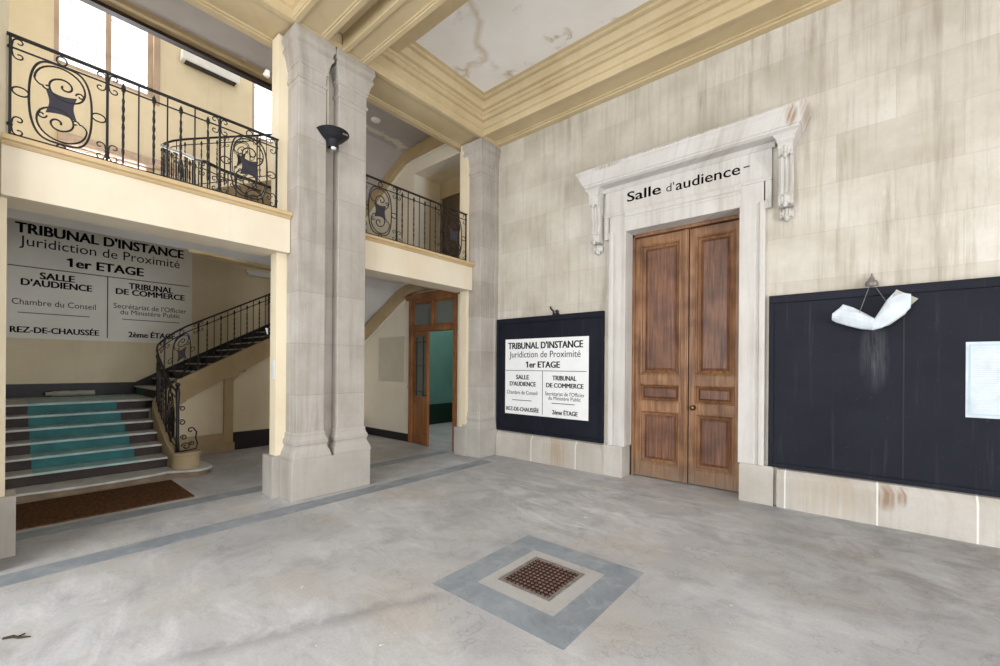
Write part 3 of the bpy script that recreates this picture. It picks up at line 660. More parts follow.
        m = MB(); n0 = (Vector(s.mp(cu+0.01, cz))-Vector(s.mp(cu-0.01, cz))).cross(Vector((0, 0, 1))).normalized()*0.004
        m.rings([[Vector(s.mp(cu+v_.x, cz+v_.y))-n0 for v_ in out], [Vector(s.mp(cu+v_.x, cz+v_.y))+n0 for v_ in out]])
        m.build('centre_plate', plate_mat, p)

def gallery_railing(label, posts, bar_lists, panels, z0=3.43, x=-5.3):
    y0, y1 = posts[0], posts[-1]
    t = thing('balcony_railing', label, 'railing', (x, (y0+y1)/2, z0), 'wrought iron railings of the galleries')
    R = Rail(t, lambda u, h: (x, u, z0+h)); top = 0.855
    m = MB(); m.box(x-0.02, x+0.02, y0-0.02, y1+0.02, z0+top-0.008, z0+top+0.008); m.build('handrail', 'iron', t, 0.003)
    R.line('upper_bar', [(y0, top-0.10), (y1, top-0.10)], 0.008, 4)
    R.line('lower_bar', [(y0, 0.045), (y1, 0.045)], 0.008, 4)
    for i, p in enumerate(posts):
        R.post(p, top, -0.001, (-1, 1) if 0 < i < len(posts)-1 else ((1,) if i == 0 else (-1,)))
    for bars in bar_lists:
        for k, u in enumerate(bars): R.baluster(u, top, k % 2 == 0)
    for a, b in panels: R.panel(a, b, 0.075, top-0.105)
    return t
gallery_railing('black wrought iron railing of the left gallery, in front of the tall windows', [0.045, 0.632, 1.533, 2.12], [[0.743, 0.855, 0.970, 1.077, 1.187, 1.307, 1.423]], [(0.055, 0.622), (1.543, 2.11)])
gallery_railing('black wrought iron railing of the right gallery, next to the corner pillar', [3.27, 3.845, 4.727, 5.315], [[3.945, 4.055, 4.165, 4.275, 4.385, 4.495, 4.61]], [(3.27, 3.845), (4.74, 5.305)])

def path_railing(label, path, panels, posts, bar_step, skip, rail_r=0.022, top=0.86, z_loc=None, bars_from=0.0):
    pts = [Vector(p) for p in path]; cum = [0.0]
    for a, b in zip(pts, pts[1:]): cum.append(cum[-1]+Vector((b.x-a.x, b.y-a.y)).length)
    L = cum[-1]
    def mp(s_, h):
        s_ = min(max(s_, 0.0), L)
        for i in range(len(cum)-1):
            if s_ <= cum[i+1] or i == len(cum)-2:
                f = (s_-cum[i])/max(1e-6, cum[i+1]-cum[i]); q = pts[i].lerp(pts[i+1], f); return (q.x, q.y, q.z+h)
    t = thing('stair_railing', label, 'railing', tuple(pts[0]), 'wrought iron railings of the stairs')
    R = Rail(t, mp); n = int(L/0.06)
    m = MB(); m.tube([mp(L*i/n, top) for i in range(n+1)], rail_r, 8, flat=0.6); m.build('handrail', 'iron', t, smooth=True)
    R.line('upper_bar', [(L*i/n, top-0.10) for i in range(n+1)], 0.008, 4)
    R.line('lower_bar', [(L*i/n, 0.05) for i in range(n+1)], 0.008, 4)
    for p in posts: R.post(p, top, -0.03, (-1, 1) if 0.05 < p < L-0.05 else ((1,) if p <= 0.05 else (-1,)))
    for a, b in panels: R.panel(a, b, 0.085, top-0.11, 'iron')
    u = bars_from; k = 0
    while u < L-0.03:
        if not any(a-0.03 < u < b+0.03 for a, b in panels) and not any(abs(u-p) < 0.04 for p in posts):
            R.baluster(u, top, k % 2 == 0, 0.02)
        u += bar_step; k += 1
    return t, R, mp, L

# ------------------------------------------------------------------ the staircase
st = thing('staircase', 'stone stairs with brown risers and a teal stripe up the middle', 'stairs', (-8.5, 1.0, 0))
SX = [-7.36-0.315*k for k in range(7)]
# bottom step with rounded right end
pts = [(-7.36, -0.05), (-7.36, 1.5), (-7.30, 1.62), (-7.22, 1.72), (-7.18, 1.84), (-7.22, 1.96), (-7.33, 2.03), (-7.5, 2.05), (-7.9, 2.0), (-7.9, -0.05)]
pts = [(x+(0.10*math.sin(min(1, max(0, y/1.6))*PI) if x > -7.4 and y < 1.55 else 0), y) for x, y in [(-7.36, v*0.15-0.05) for v in range(11)]]+pts[1:]
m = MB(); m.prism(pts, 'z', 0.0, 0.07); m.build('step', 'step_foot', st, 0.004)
m = MB(); cxy = Vector((-7.6, 0.9)); m.prism([(x+(0.02 if x > -7.8 else 0), y+(0.02 if y > 1.7 else 0)) for x, y in pts], 'z', 0.07, 0.10); m.build('tread', 'step_stone', st, 0.008)
RW = (0.27, 1.28)
for k in range(1, 7):
    x = SX[k]; z1 = 0.10+0.15*k; z0 = z1-0.15; xb = SX[k+1]-0.03 if k < 6 else -9.35
    yr = 1.60 if k < 6 else 1.72
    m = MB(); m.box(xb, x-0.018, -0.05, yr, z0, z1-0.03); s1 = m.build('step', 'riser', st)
    m = MB(); m.box(xb, x+0.012, -0.05, yr+0.02, z1-0.03, z1); m.build('tread', 'step_stone', st, 0.008)
    sh = 0.02*k
    if k > 1:
        m = MB(); m.box(x-0.020, x-0.012, RW[0]+0.0, RW[1]-sh*0.3, z0+0.001, z1-0.03); r = m.build('riser_stripe', 'teal', st); r['label'] = 'teal stripe on the riser'
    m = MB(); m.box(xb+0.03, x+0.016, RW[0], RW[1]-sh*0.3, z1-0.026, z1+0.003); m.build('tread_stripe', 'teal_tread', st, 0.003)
# landing and second flight along the back wall
m = MB(); m.box(-11.0, -9.30, -0.05, 1.5, 0.85, 1.0); m.box(-11.0, -9.3, 1.5, 2.1, 0.85, 1.0); m.build('landing', 'step_stone', st, 0.004)
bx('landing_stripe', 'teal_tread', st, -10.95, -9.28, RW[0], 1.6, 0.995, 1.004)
m = MB(); m.prism([(1.75, 0.86), (1.75, 1.0)]+[q for k in range(12) for q in ((1.75+0.28*k, 1.0+0.152*(k+1)), (1.75+0.28*(k+1), 1.0+0.152*(k+1)))]+[(5.1, 2.3), (2.3, 0.86)], 'x', -10.99, -8.96)
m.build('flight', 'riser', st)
for k in range(12): bx('tread', 'step_stone', st, -10.98, -8.93, 1.73+0.28*k, 1.75+0.28*(k+1), 1.0+0.152*(k+1)-0.012, 1.0+0.152*(k+1)+0.012)
m = MB(); m.box(-10.80, -10.28, 1.742, 1.75, 1.005, 1.14); q = m.build('riser_stripe', 'teal', st); q['label'] = 'teal patch on the first riser above the landing'
# curved outer string of the first flight
m = MB(); path = [(-7.50, 1.66, .33), (-7.72, 1.64, .42), (-8.0, 1.64, .56), (-8.3, 1.64, .72), (-8.55, 1.645, .86), (-8.75, 1.66, .97), (-8.87, 1.72, 1.08), (-8.91, 1.82, 1.20), (-8.91, 2.09, 1.394)]
rs = []
for i, p in enumerate(path):
    a = Vector(path[max(0, i-1)]); b = Vector(path[min(len(path)-1, i+1)]); t_ = (b-a); n_ = Vector((-t_.y, t_.x, 0)).normalized()*0.055; q = Vector(p)
    zl = max(0.08, q.z-0.42) if i < 8 else 0.96
    rs.append([(q.x-n_.x, q.y-n_.y, zl), (q.x+n_.x, q.y+n_.y, zl), (q.x+n_.x, q.y+n_.y, q.z), (q.x-n_.x, q.y-n_.y, q.z)])
m.rings(rs); m.build('curved_string', 'newel_stone', st, 0.006)
# straight string of the second flight, thickening downward in a curve over the pier
def zs(y): return 1.394+0.54*(y-2.09)
m = MB(); m.prism([(1.95, zs(1.95)), (5.0, zs(5.0)), (5.0, zs(5.0)-0.36), (3.45, 1.77), (3.05, 1.54), (2.93, 1.46), (2.85, 1.34), (2.80, 1.34), (2.67, 1.335), (2.04, 0.95), (1.95, 0.90)], 'x', -8.96, -8.855)
m.build('string', 'band', st, 0.008)
# third flight along the end wall: only its soffit side shows
m = MB(); m.prism([(-9.05, 2.40), (-8.09, 2.85), (-7.5, 3.17), (-7.2, 3.26), (-7.2, 3.37), (-9.05, 2.75)], 'y', 3.95, EY-0.001); m.build('upper_flight', 'soffit', st)
m = MB(); m.prism([(-9.05, 5.13), (-8.1, 5.65), (-7.6, 5.91), (-7.25, 6.07), (-6.94, 6.10), (-6.94, 6.4), (-7.3, 6.4), (-9.05, 5.5)], 'y', 3.95, EY-0.001); m.build('top_flight', 'soffit_stain', st)
# flights above, from the gallery to the second floor
m = MB(); m.prism([(-6.34, 3.02), (-9.25, 4.08), (-10.99, 4.08), (-10.99, 4.38), (-9.28, 4.38), (-6.9, 3.36), (-6.34, 3.36)], 'y', -0.055, 1.70); m.build('gallery_flight', 'soffit', st)
m = MB(); m.box(-10.99, -8.95, 1.70, 2.05, 4.08, 4.38); m.prism([(2.0, 4.08), (2.0, 4.5), (5.5, 6.3), (5.5, 5.8)], 'x', -10.99, -8.95); m.build('second_floor_flight', 'soffit_stain', st)
m = MB(); m.prism([(1.85, 4.05), (1.85, 4.46), (5.5, 6.28), (5.5, 5.78), (2.3, 4.13)], 'x', -8.96, -8.86); m.build('second_floor_string', 'ochre_dark', st, 0.01)
# rounded stone newel block
m = MB()
nb = []
for z, o in ((0.10, 0.0), (0.29, 0.0), (0.295, 0.012), (0.33, 0.012)):
    nb.append([(-7.46+(0.13+o)*math.cos(a)*(1.15), 1.76+(0.17+o)*math.sin(a), z) for a in [2*PI*i/24 for i in range(24)]])
m.rings(nb); m.build('newel_block', 'newel_stone', st, 0.004)
# wall under the second flight
uw = thing('understair_wall', 'cream panelled wall under the stairs with brown frame and stone foot', 'wall panel', (-8.95, 3.2, 0))
m = MB(); m.prism([(1.95, 0), (5.56, 0), (5.56, 2.9), (5.0, zs(5.0)-0.3), (1.95, 0.95)], 'x', -9.05, -8.93); m.build('panel', 'wall_cream', uw)
bx('pier', 'band', uw, -8.94, -8.87, 2.67, 2.815, 0.0, 1.42)
bx('rail', 'band', uw, -8.94, -8.87, 1.95, 2.67, 0.10, 0.33)
bx('foot', 'newel_stone', uw, -8.94, -8.83, 1.98, 2.83, 0.0, 0.16)
m = MB()   # rounded corner of the frame next to the pier
n = 8; cy, cz, r = 3.02, 1.24, 0.205
pts = [(2.815, 1.24)]+[(cy-r*math.cos(PI/2*k/n), cz+r*1.1*math.sin(PI/2*k/n)) for k in range(n+1)]+[(3.02, 1.55), (2.815, 1.45)]
m.prism(pts, 'x', -8.94, -8.87); m.build('corner', 'band', uw)
bx('baseboard', 'dado', uw, -8.94, -8.90, 2.83, 5.56, 0.0, 0.33)

# stair railing, ground floor: up from the newel, round the bend and along the second flight
P1 = [(-7.47, 1.66, .33), (-7.72, 1.64, .42), (-8.0, 1.64, .56), (-8.3, 1.64, .72), (-8.55, 1.645, .86), (-8.75, 1.66, .97), (-8.85, 1.69, 1.05), (-8.90, 1.78, 1.15), (-8.91, 1.9, 1.26), (-8.91, 2.09, 1.394), (-8.91, 5.0, 1.394+0.548*2.91)]
t1, R1, mp1, L1 = path_railing('black wrought iron stair railing curving up from the stone newel block', P1, [(0.10, 0.50), (1.55, 1.93)], [0.0, 0.55, 1.03, 1.50, 1.98, 3.15, 4.3], 0.108, [], bars_from=0.60)
m = MB(); m.tube([(-7.47, 1.66, 0.33), (-7.47, 1.66, 0.5), (-7.47, 1.66, 1.0), (-7.47, 1.66, 1.2), (-7.47, 1.66, 1.27)], [0.03, 0.022, 0.022, 0.03, 0.018], 8)
m.sphere((-7.47, 1.66, 1.30), 0.032, 10, 8); m.build('newel_post', 'iron', t1, smooth=True)
m = MB()   # scroll bracket standing on the newel block
br = [(0.03, 0.0), (0.22, 0.02), (0.235, 0.10), (0.215, 0.18), (0.225, 0.27), (0.20, 0.30)]
m.tube([(-7.47+0.10*a, 1.66+a, 0.335+b) for a, b in br], 0.011, 6)
m.tube([(-7.47+0.1*(0.20+x), 1.66+0.20-0.045+x, 0.335+0.30+z) for x, z in spiral2(0, 0, 0.045, 0.012, 0, PI*1.9, 18)], 0.009, 6)
m.build('scroll_bracket', 'iron', t1, smooth=True)
m = MB()
for (cx_, cz_, r_) in ((0.10, 0.07, 0.055), (0.17, 0.10, 0.035), (0.07, 0.20, 0.04), (0.05, 0.42, 0.045), (0.05, 0.62, 0.04)):
    m = MB(); m.tube([(-7.46, 1.66+cx_+x, 0.335+cz_+z) for x, z in spiral2(0, 0, r_, r_*0.3, PI, -PI*1.6, 22)], 0.008, 6); m.build('curl', 'iron', t1, smooth=True)
# gallery and upper flights
P2 = [(-6.70, 3.9, 3.37), (-6.66, 2.6, 3.37), (-6.58, 1.95, 3.37), (-6.50, 1.72, 3.38), (-6.75, 1.68, 3.47), (-7.5, 1.68, 3.80), (-8.4, 1.68, 4.18), (-8.75, 1.70, 4.34), (-8.88, 1.76, 4.43), (-8.92, 1.9, 4.55), (-8.92, 2.1, 4.66), (-8.92, 5.2, 6.15)]
path_railing('black wrought iron railing bending from the left gallery up the higher flight', P2, [(1.35, 1.75), (3.0, 3.4), (5.55, 6.0)], [0.0, 1.3, 1.8, 2.3, 2.95, 3.45, 4.0, 4.6, 5.5, 6.05, 7.2], 0.12, [], bars_from=0.1)

# ------------------------------------------------------------------ things about the stairs
dm = MB().box(-7.19, -6.10, -0.05, 1.53, 0.0, 0.014).build('doormat', 'mat', None, 0.004)
tag(dm, 'brown coir doormat at the foot of the stairs', 'doormat')
# bundle of paper left on the landing
m = MB(); pr = []
for i in range(13):
    y = 0.52+0.62*i/12; wob = 0.01*math.sin(i*1.7); rr = 0.055-0.02*(i < 2)
    pr.append([(-10.78+rr*1.3*math.cos(a), y, 1.062+wob*0.3+rr*(0.9*math.sin(a) if True else 0)) for a in [2*PI*k/12 for k in range(12)]])
m.rings(pr); pb = m.build('paper_roll', 'paper_back', None, smooth=True)
tag(pb, 'crumpled roll of off white paper lying on the stair landing', 'paper roll')
# fluorescent fitting under the upper flight
t = thing('strip_light', 'small fluorescent strip light on the stairwell wall, beside the gallery soffit', 'lamp', (-10.95, 4.05, 3.7))
bx('housing', 'white', t, -10.998, -10.93, 3.72, 4.6, 3.76, 3.83); bx('diffuser', 'white', t, -10.99, -10.90, 3.75, 4.55, 3.70, 3.765, bevel=0.012)
# long white heater / cooling unit high on the back wall
t = thing('wall_unit', 'long white ventilation unit high on the stairwell wall between windows', 'ventilation unit', (-10.9, 2.97, 8.0))
bx('casing', 'white', t, -10.998, -10.80, 2.43, 3.52, 8.0, 8.24, bevel=0.03); bx('outlet', 'ink_grey', t, -10.97, -10.81, 2.50, 3.45, 7.985, 8.0)
# windows of the stairwell
def window(n, y0, y1, z0, z1, label, mull, head=False, bars=(0.33, 0.66)):
    t = thing('window_%d' % n, label, 'window', (BX-0.15, (y0+y1)/2, z0)); t['kind'] = 'structure'
    f = flat_frame = MB()
    ft = 0.03 if head else 0.08
    for a in ((y0, y0+0.07, z0, z1), (y1-0.09, y1, z0, z1), (y0+0.07, y1-0.09, z0, z0+0.08), (y0+0.07, y1-0.09, z1-ft, z1)): f.box(BX-0.22, BX-0.04, *a)
    f.build('frame', 'wood_pale', t, 0.006)
    for q in mull: bx('mullion', 'wood_pale', t, BX-0.20, BX-0.08, q-0.045, q+0.045, z0+0.08, z1-0.08)
    m = MB()
    for fr in bars: m.box(BX-0.16, BX-0.145, y0+0.07, y1-0.09, z0+(z1-z0)*fr-0.006, z0+(z1-z0)*fr+0.006)
    m.build('glazing_bar', 'steel', t)
    bx('pane', 'glass', t, BX-0.155, BX-0.15, y0+0.05, y1-0.07, z0+0.05, z1-0.05, bevel=0)
    if head:
        m = MB(); m.tube([(BX+0.02, y0-0.05, z1+0.085), (BX+0.02, 2.6, z1+0.085)], [0.1, 0.1], 14); m.build('head_moulding', 'wood_pale', t, smooth=False)
    else:
        m = MB(); m.box(BX-0.001, BX+0.035, y1, y1+0.10, z0-0.1, z1+0.08); m.build('architrave', 'wood_pale', t, 0.004)
    return t
window(1, 0.60, 2.0, 7.0, 9.1, 'tall bright stairwell window above the scroll panel of the railing', [1.33], bars=(0.28, 0.62))
window(2, 3.84, 5.2, 7.0, 9.1, 'bright stairwell window partly hidden by the middle pillar', [4.52], bars=(0.28, 0.62))
window(3, 0.70, 2.0, 4.5, 5.60, 'low bright stairwell window under a rounded wooden head', [], True, bars=(0.5,))

# ------------------------------------------------------------------ lettering panels
LINES = [("TRIBUNAL D'INSTANCE", 0.16, 2.53, 3.845, 0.17, .024), ('Juridiction de Proximité', 0.21, 2.46, 3.63, 0.165, .0), ('1er ETAGE', 0.78, 1.87, 3.36, 0.155, .024),
         ('SALLE', 0.45, 0.89, 3.08, 0.115, .024), ("D'AUDIENCE", 0.23, 1.12, 2.945, 0.112, .024), ('Chambre du Conseil', 0.13, 1.17, 2.61, 0.10, .0), ('REZ-DE-CHAUSSÉE', 0.11, 1.22, 2.125, 0.10, .024),
         ('TRIBUNAL', 1.64, 2.35, 3.08, 0.115, .024), ('DE COMMERCE', 1.45, 2.55, 2.955, 0.11, .024), ("Secrétariat de l'Officier", 1.42, 2.58, 2.68, 0.095, .0), ('du Ministère Public', 1.52, 2.47, 2.57, 0.09, .0), ('2ème ÉTAGE', 1.64, 2.39, 2.125, 0.105, .024)]
RULES = [(0.08, 2.63, 3.262, 3.276), (1.327, 1.341, 2.09, 3.262), (0.20, 1.09, 2.465, 2.477), (1.55, 2.46, 2.465, 2.477)]
SMALL_Z = [3.80, 3.57, 3.30, 2.98, 2.80, 2.575, 2.12, 2.98, 2.795, 2.59, 2.48, 2.115]
SMALL_RULES = [(0.08, 2.63, 3.21, 3.224), (1.327, 1.341, 2.07, 3.21), (0.32, 0.98, 2.405, 2.422), (1.62, 2.30, 2.385, 2.402)]
def sign(root, tw, u0=0.0, v0=0.0, su=1.0, sv=1.0, ink='ink', depth=0.004, small=False):
    for k, (body, a, b, zb, ch, bold) in enumerate(LINES):
        if small: zb = SMALL_Z[k]
        letters(body, 'lettering', ink, root, u0+a*su, u0+b*su, v0+zb*sv, ch*sv, tw, bold, depth)
    m = MB()
    for a, b, c, d in (SMALL_RULES if small else RULES):
        q = [tw(u0+u*su, v0+v*sv, dd) for dd in (0, depth) for u, v in ((a, c), (b, c), (b, d), (a, d))]
        m.add(q, [(0, 1, 2, 3), (4, 5, 6, 7), (0, 1, 5, 4), (1, 2, 6, 5), (2, 3, 7, 6), (3, 0, 4, 7)])
    m.build('rules', ink, root)
t = thing('wall_sign', 'large court sign with black lettering on the stairwell back wall', 'sign', (BX, 1.38, 2.03))
bx('panel', 'sign_wall', t, BX-0.001, BX+0.006, 0.06, 2.68, 2.03, 4.07, bevel=0.001)
sign(t, lambda u, v, d: (BX+0.006+d, u, v), depth=0.003)

# navy board with the small sign, left of the door
def board(label, x0, x1, z0, z1, seams=()):
    t = thing('notice_board', label, 'notice board', ((x0+x1)/2, WY-0.04, z0), 'navy notice boards on the door wall')
    bx('backboard', 'board', t, x0+0.03, x1-0.03, WY-0.035, WY-0.002, z0+0.03, z1-0.03)
    f = MB(); yb, yf = WY-0.055, WY-0.003
    for a in ((x0, x1, z1-0.09, z1), (x0, x1, z0, z0+0.05), (x0, x0+0.05, z0+0.05, z1-0.09), (x1-0.05, x1, z0+0.05, z1-0.09)): f.box(a[0], a[1], yb, yf, a[2], a[3])
    f.build('frame', 'board', t, 0.006)
    for s_ in seams: bx('seam_strip', 'black', t, s_-0.006, s_+0.006, WY-0.038, WY-0.03, z0+0.05, z1-0.09, bevel=0.001)
    return t
board('navy wooden board left of the big door carrying the small white sign', -5.0, -2.90, 0.455, 2.45)
board('wide navy wooden board right of the big door, bare but for papers', -0.79, 3.4, 0.45, 2.45, (0.36, 1.55))
t = thing('court_sign', 'white court sign with black lettering fixed on the navy board left of the door', 'sign', (-3.97, WY-0.04, 0.77))
bx('plate', 'sign', t, -4.80, -3.145, WY-0.045, WY-0.0355, 0.772, 2.08, bevel=0.002)
su = (4.80-3.145)/2.62
sign(t, lambda u, v, d: (u, WY-0.045-d, v), -4.80-0.06*su, 0.772-2.03*(1.308/2.04), su, 1.308/2.04, depth=0.002, small=True)
t = thing('board_hook', 'black iron hook on top of the small navy board', 'hook', (-3.77, WY-0.03, 2.45))
m = MB(); m.tube([(-3.80, WY-0.03, 2.445), (-3.80, WY-0.03, 2.51), (-3.83, WY-0.06, 2.55), (-3.82, WY-0.09, 2.58)], 0.014, 6); m.build('hook', 'iron', t, smooth=True)
m = MB(); m.box(-3.80, -3.70, WY-0.06, WY-0.002, 2.445, 2.475); m.sphere((-3.72, WY-0.05, 2.50), 0.03, 8, 6); m.build('bracket', 'iron', t)
t = thing('board_finial', 'grey metal finial on the top edge of the wide navy board', 'finial', (0.115, WY-0.04, 2.45))
m = MB(); m.lathe(0.115, WY-0.045, [(0.03, 2.448), (0.05, 2.465), (0.055, 2.49), (0.045, 2.515), (0.022, 2.53), (0.026, 2.54), (0.014, 2.555), (0.008, 2.58), (0.002, 2.60)], 12); m.build('knob', 'steel', t, smooth=True)
m = MB(); m.box(0.06, 0.17, WY-0.07, WY-0.002, 2.445, 2.46); m.build('bracket', 'steel', t, 0.003)
# drooping folded papers hung from two wires
t = thing('hanging_papers', 'crumpled white papers hanging by two wires on the wide navy board', 'papers', (0.12, WY-0.12, 2.1))
ST = [  # u, bottom(x,z), front top(x,z), back top(x,z)
    ((-0.205, 2.128), (-0.20, 2.19), (-0.185, 2.20)), ((-0.17, 2.10), (-0.15, 2.235), (-0.115, 2.292)), ((-0.08, 2.062), (-0.055, 2.215), (-0.03, 2.25)), ((0.03, 2.022), (0.055, 2.16), (0.06, 2.185)),
    ((0.12, 2.008), (0.135, 2.112), (0.14, 2.125)), ((0.19, 2.025), (0.185, 2.19), (0.18, 2.20)), ((0.28, 2.085), (0.25, 2.31), (0.235, 2.31)), ((0.365, 2.165), (0.345, 2.352), (0.30, 2.395)), ((0.40, 2.21), (0.40, 2.335), (0.385, 2.345))]
rows = []
for b, f, k in ST:
    b, f, k = Vector(b), Vector(f), Vector(k); row = []
    for i in range(4): q = k.lerp(b, i/4); row.append((q.x, WY-0.055-0.01*i, q.y))
    for i in range(3): a = PI*(i+1)/4; row.append((b.x, WY-0.095-0.03*(1-math.cos(a)), b.y-0.008*math.sin(a)))
    for i in range(5): q = b.lerp(f, i/4); row.append((q.x, WY-0.155-0.03*math.sin(PI*i/4*0.8), q.y))
    rows.append(row)
m = MB(); m.rings(rows, False, False); o = m.build('front_sheet', 'paper', t); s1 = o.modifiers.new('solid', 'SOLIDIFY'); s1.thickness = 0.004
m = MB(); m.add([(0.33, WY-0.07, 2.15), (0.46, WY-0.065, 2.297), (0.30, WY-0.06, 2.405), (0.24, WY-0.065, 2.25), (0.33, WY-0.074, 2.15), (0.46, WY-0.069, 2.297), (0.30, WY-0.064, 2.405), (0.24, WY-0.069, 2.25)], [(0, 1, 2, 3), (4, 5, 6, 7), (0, 1, 5, 4), (1, 2, 6, 5), (2, 3, 7, 6), (3, 0, 4, 7)])
m.build('back_sheet', 'paper_back', t)
m = MB(); m.add([(x, y, z) for y in (WY-0.132, WY-0.136) for x, z in ((-0.19, 2.118), (0.0, 2.028), (0.13, 1.998), (0.25, 2.045), (0.37, 2.15), (0.36, 2.17), (0.25, 2.075), (0.12, 2.018), (0.0, 2.05), (-0.18, 2.135))], [tuple(range(10)), tuple(range(10, 20))]+[(i, (i+1) % 10, 10+(i+1) % 10, 10+i) for i in range(10)])
m.build('lower_sheet', 'paper_back', t)
m = MB(); m.tube([(0.09, WY-0.06, 2.44), (0.02, WY-0.08, 2.19)], 0.003, 5); m.tube([(0.15, WY-0.06, 2.44), (0.225, WY-0.08, 2.29)], 0.003, 5); m.build('wire', 'steel', t)
# framed sheet of small print near the right edge
t = thing('notice_sheet', 'white printed notice sheet on the wide navy board, at the photo right edge', 'notice', (0.98, WY-0.04, 1.16))
bx('sheet', 'paper', t, 0.782, 1.20, WY-0.040, WY-0.0355, 1.158, 1.862, bevel=0.001)
m = MB()
for a in ((0.80, 1.18, 1.825, 1.838), (0.80, 1.18, 1.182, 1.195), (0.80, 0.814, 1.195, 1.825), (1.166, 1.18, 1.195, 1.825)): m.box(a[0], a[1], WY-0.0415, WY-0.0398, a[2], a[3])
m.build('border', 'paper_blue', t)
m = MB()
for i in range(30):
    z = 1.795-0.02*i
    m.box(0.826, 1.15-0.05*((i*7) % 5 == 0), WY-0.0412, WY-0.0398, z, z+(0.012 if i == 0 else 0.006))
m.build('print', 'paper_text', t)

# ------------------------------------------------------------------ door case and double door
dc = thing('door_surround', 'carved white stone doorcase with cornice and scroll brackets', 'doorcase', (-1.82, WY, 0))
XL, XR, ZT = -2.55, -1.10, 3.56
AP = [(0.0, -0.03), (0.0, -0.075), (0.165, -0.075), (0.175, -0.06), (0.20, -0.06), (0.215, -0.085), (0.255, -0.085), (0.27, -0.07), (0.27, 0.005)]
def jamb_prof(sx, x): return [(x+sx*a, WY+y) for a, y in [(-0.0, 0.005)]+AP[1:]]
m = MB(); m.prism([(XL-a, WY+y) for a, y in [(0.0, 0.25)]+AP[1:]], 'z', 0.455, ZT+0.02); m.prism([(XR+a, WY+y) for a, y in [(0.0, 0.25)]+AP[1:]], 'z', 0.455, ZT+0.02)
m.prism([(WY+0.25, ZT)]+[(WY+y, ZT+a*1.0) for a, y in AP[1:]], 'x', XL-0.02, XR+0.02)
# eared corners and corner blocks of the architrave
for x0, x1 in ((XL-0.27, XL), (XR, XR+0.27)): m.box(x0, x1, WY-0.072, WY+0.2, ZT, ZT+0.27)
for x0, x1 in ((XL-0.33, XL-0.25), (XR+0.25, XR+0.33)): m.box(x0, x1, WY-0.072, WY+0.005, 3.49, ZT+0.275)
m.box(XL-0.33, XR+0.33, WY-0.085, WY+0.005, ZT+0.25, ZT+0.28)
m.build('architrave', 'stone_door', dc, 0.004)
bx('frieze', 'stone_door', dc, XL-0.33, XR+0.33, WY-0.05, WY+0.005, ZT+0.28, 4.22)
m = MB(); m.prism([(WY+0.005, 4.19), (WY-0.06, 4.19), (WY-0.075, 4.205), (WY-0.10, 4.235), (WY-0.125, 4.25), (WY-0.125, 4.30), (WY+0.005, 4.30)], 'x', XL-0.36, XR+0.36); m.build('bed_moulding', 'stone_door', dc, 0.003)
# cornice with returned ends
CPR = [(0.0, 4.235), (0.02, 4.235), (0.06, 4.255), (0.06, 4.275), (0.075, 4.28), (0.10, 4.33), (0.13, 4.40), (0.15, 4.425), (0.15, 4.465), (0.0, 4.485)]
m = MB(); cx0, cx1, cy0 = -3.05, -0.55, WY-0.23
m.rings([[(cx0-o, cy0-o, z), (cx1+o, cy0-o, z), (cx1+o, WY+0.005, z), (cx0-o, WY+0.005, z)] for o, z in CPR]); m.build('cornice', 'stone_door', dc, 0.004)
for x0, x1 in ((-2.875, -2.58), (-1.085, -0.735)):
    m = MB(); m.rect_sweep(x0+0.01, x1-0.01, WY-0.07, WY+0.2, [(0.012, 0.0), (0.012, 0.43), (0.0, 0.455)]); m.build('plinth_block', 'stone_plinth', dc, 0.005)
def console(xc, w):
    prof = [(WY+0.005, 4.16), (WY-0.215, 4.16), (WY-0.225, 4.12), (WY-0.205, 4.07), (WY-0.165, 4.0), (WY-0.135, 3.9), (WY-0.12, 3.78), (WY-0.118, 3.68), (WY-0.135, 3.60), (WY-0.165, 3.55), (WY-0.17, 3.50), (WY-0.14, 3.465), (WY-0.08, 3.455), (WY+0.005, 3.46)]
    m = MB(); m.prism(prof, 'x', xc-w/2, xc+w/2); k = m.build('console', 'stone_door', dc, 0.008)
    m = MB()
    for dx in (-0.045, 0.0, 0.045): m.tube([(xc+dx, y+0.0, z) for y, z in prof[3:9]], 0.012, 6)
    m.build('reeding', 'stone_door', k, smooth=True)
    m = MB(); m.rect_sweep(xc-w/2, xc+w/2, WY-0.20, WY+0.005, [(0.0, 4.15), (0.012, 4.165), (0.012, 4.19), (0.05, 4.235), (0.05, 4.255)]); m.build('cap', 'stone_door', k, 0.003)
    m = MB(); rnd = random.Random(3)
    for (zc, yo, s_) in ((4.06, 0.205, 1.0), (3.52, 0.165, 1.05), (3.40, 0.05, 1.0)):
        for j in range(-2, 3):
            for q in range(2):
                m.sphere((xc+j*0.028, WY-yo-0.006+abs(j)*0.008, zc-0.035*q-abs(j)*0.012+0.02), 0.026*s_, 7, 5, (0.75, 0.7, 1.25))
        m.sphere((xc, WY-yo-0.015, zc-0.06), 0.028*s_, 7, 5, (0.9, 0.8, 1.3))
    m.sphere((xc, WY-0.03, 3.345), 0.04, 8, 6, (0.9, 0.8, 1.2)); m.sphere((xc-0.035, WY-0.03, 3.385), 0.035, 8, 6); m.sphere((xc+0.035, WY-0.03, 3.385), 0.035, 8, 6)
    m.build('leaf_carving', 'stone_door', k, smooth=True)
console(-3.0, 0.14); console(-0.625, 0.145)
ltw = lambda u, v, d: (u, WY-0.05-d, v)
letters('Salle', 'lettering', 'ink', dc, -2.545, -2.06, 3.985, 0.135, ltw, 0.010, 0.002)
letters("d'", 'lettering', 'ink_grey', dc, -1.99, -1.885, 3.985, 0.105, ltw, -0.006, 0.002)
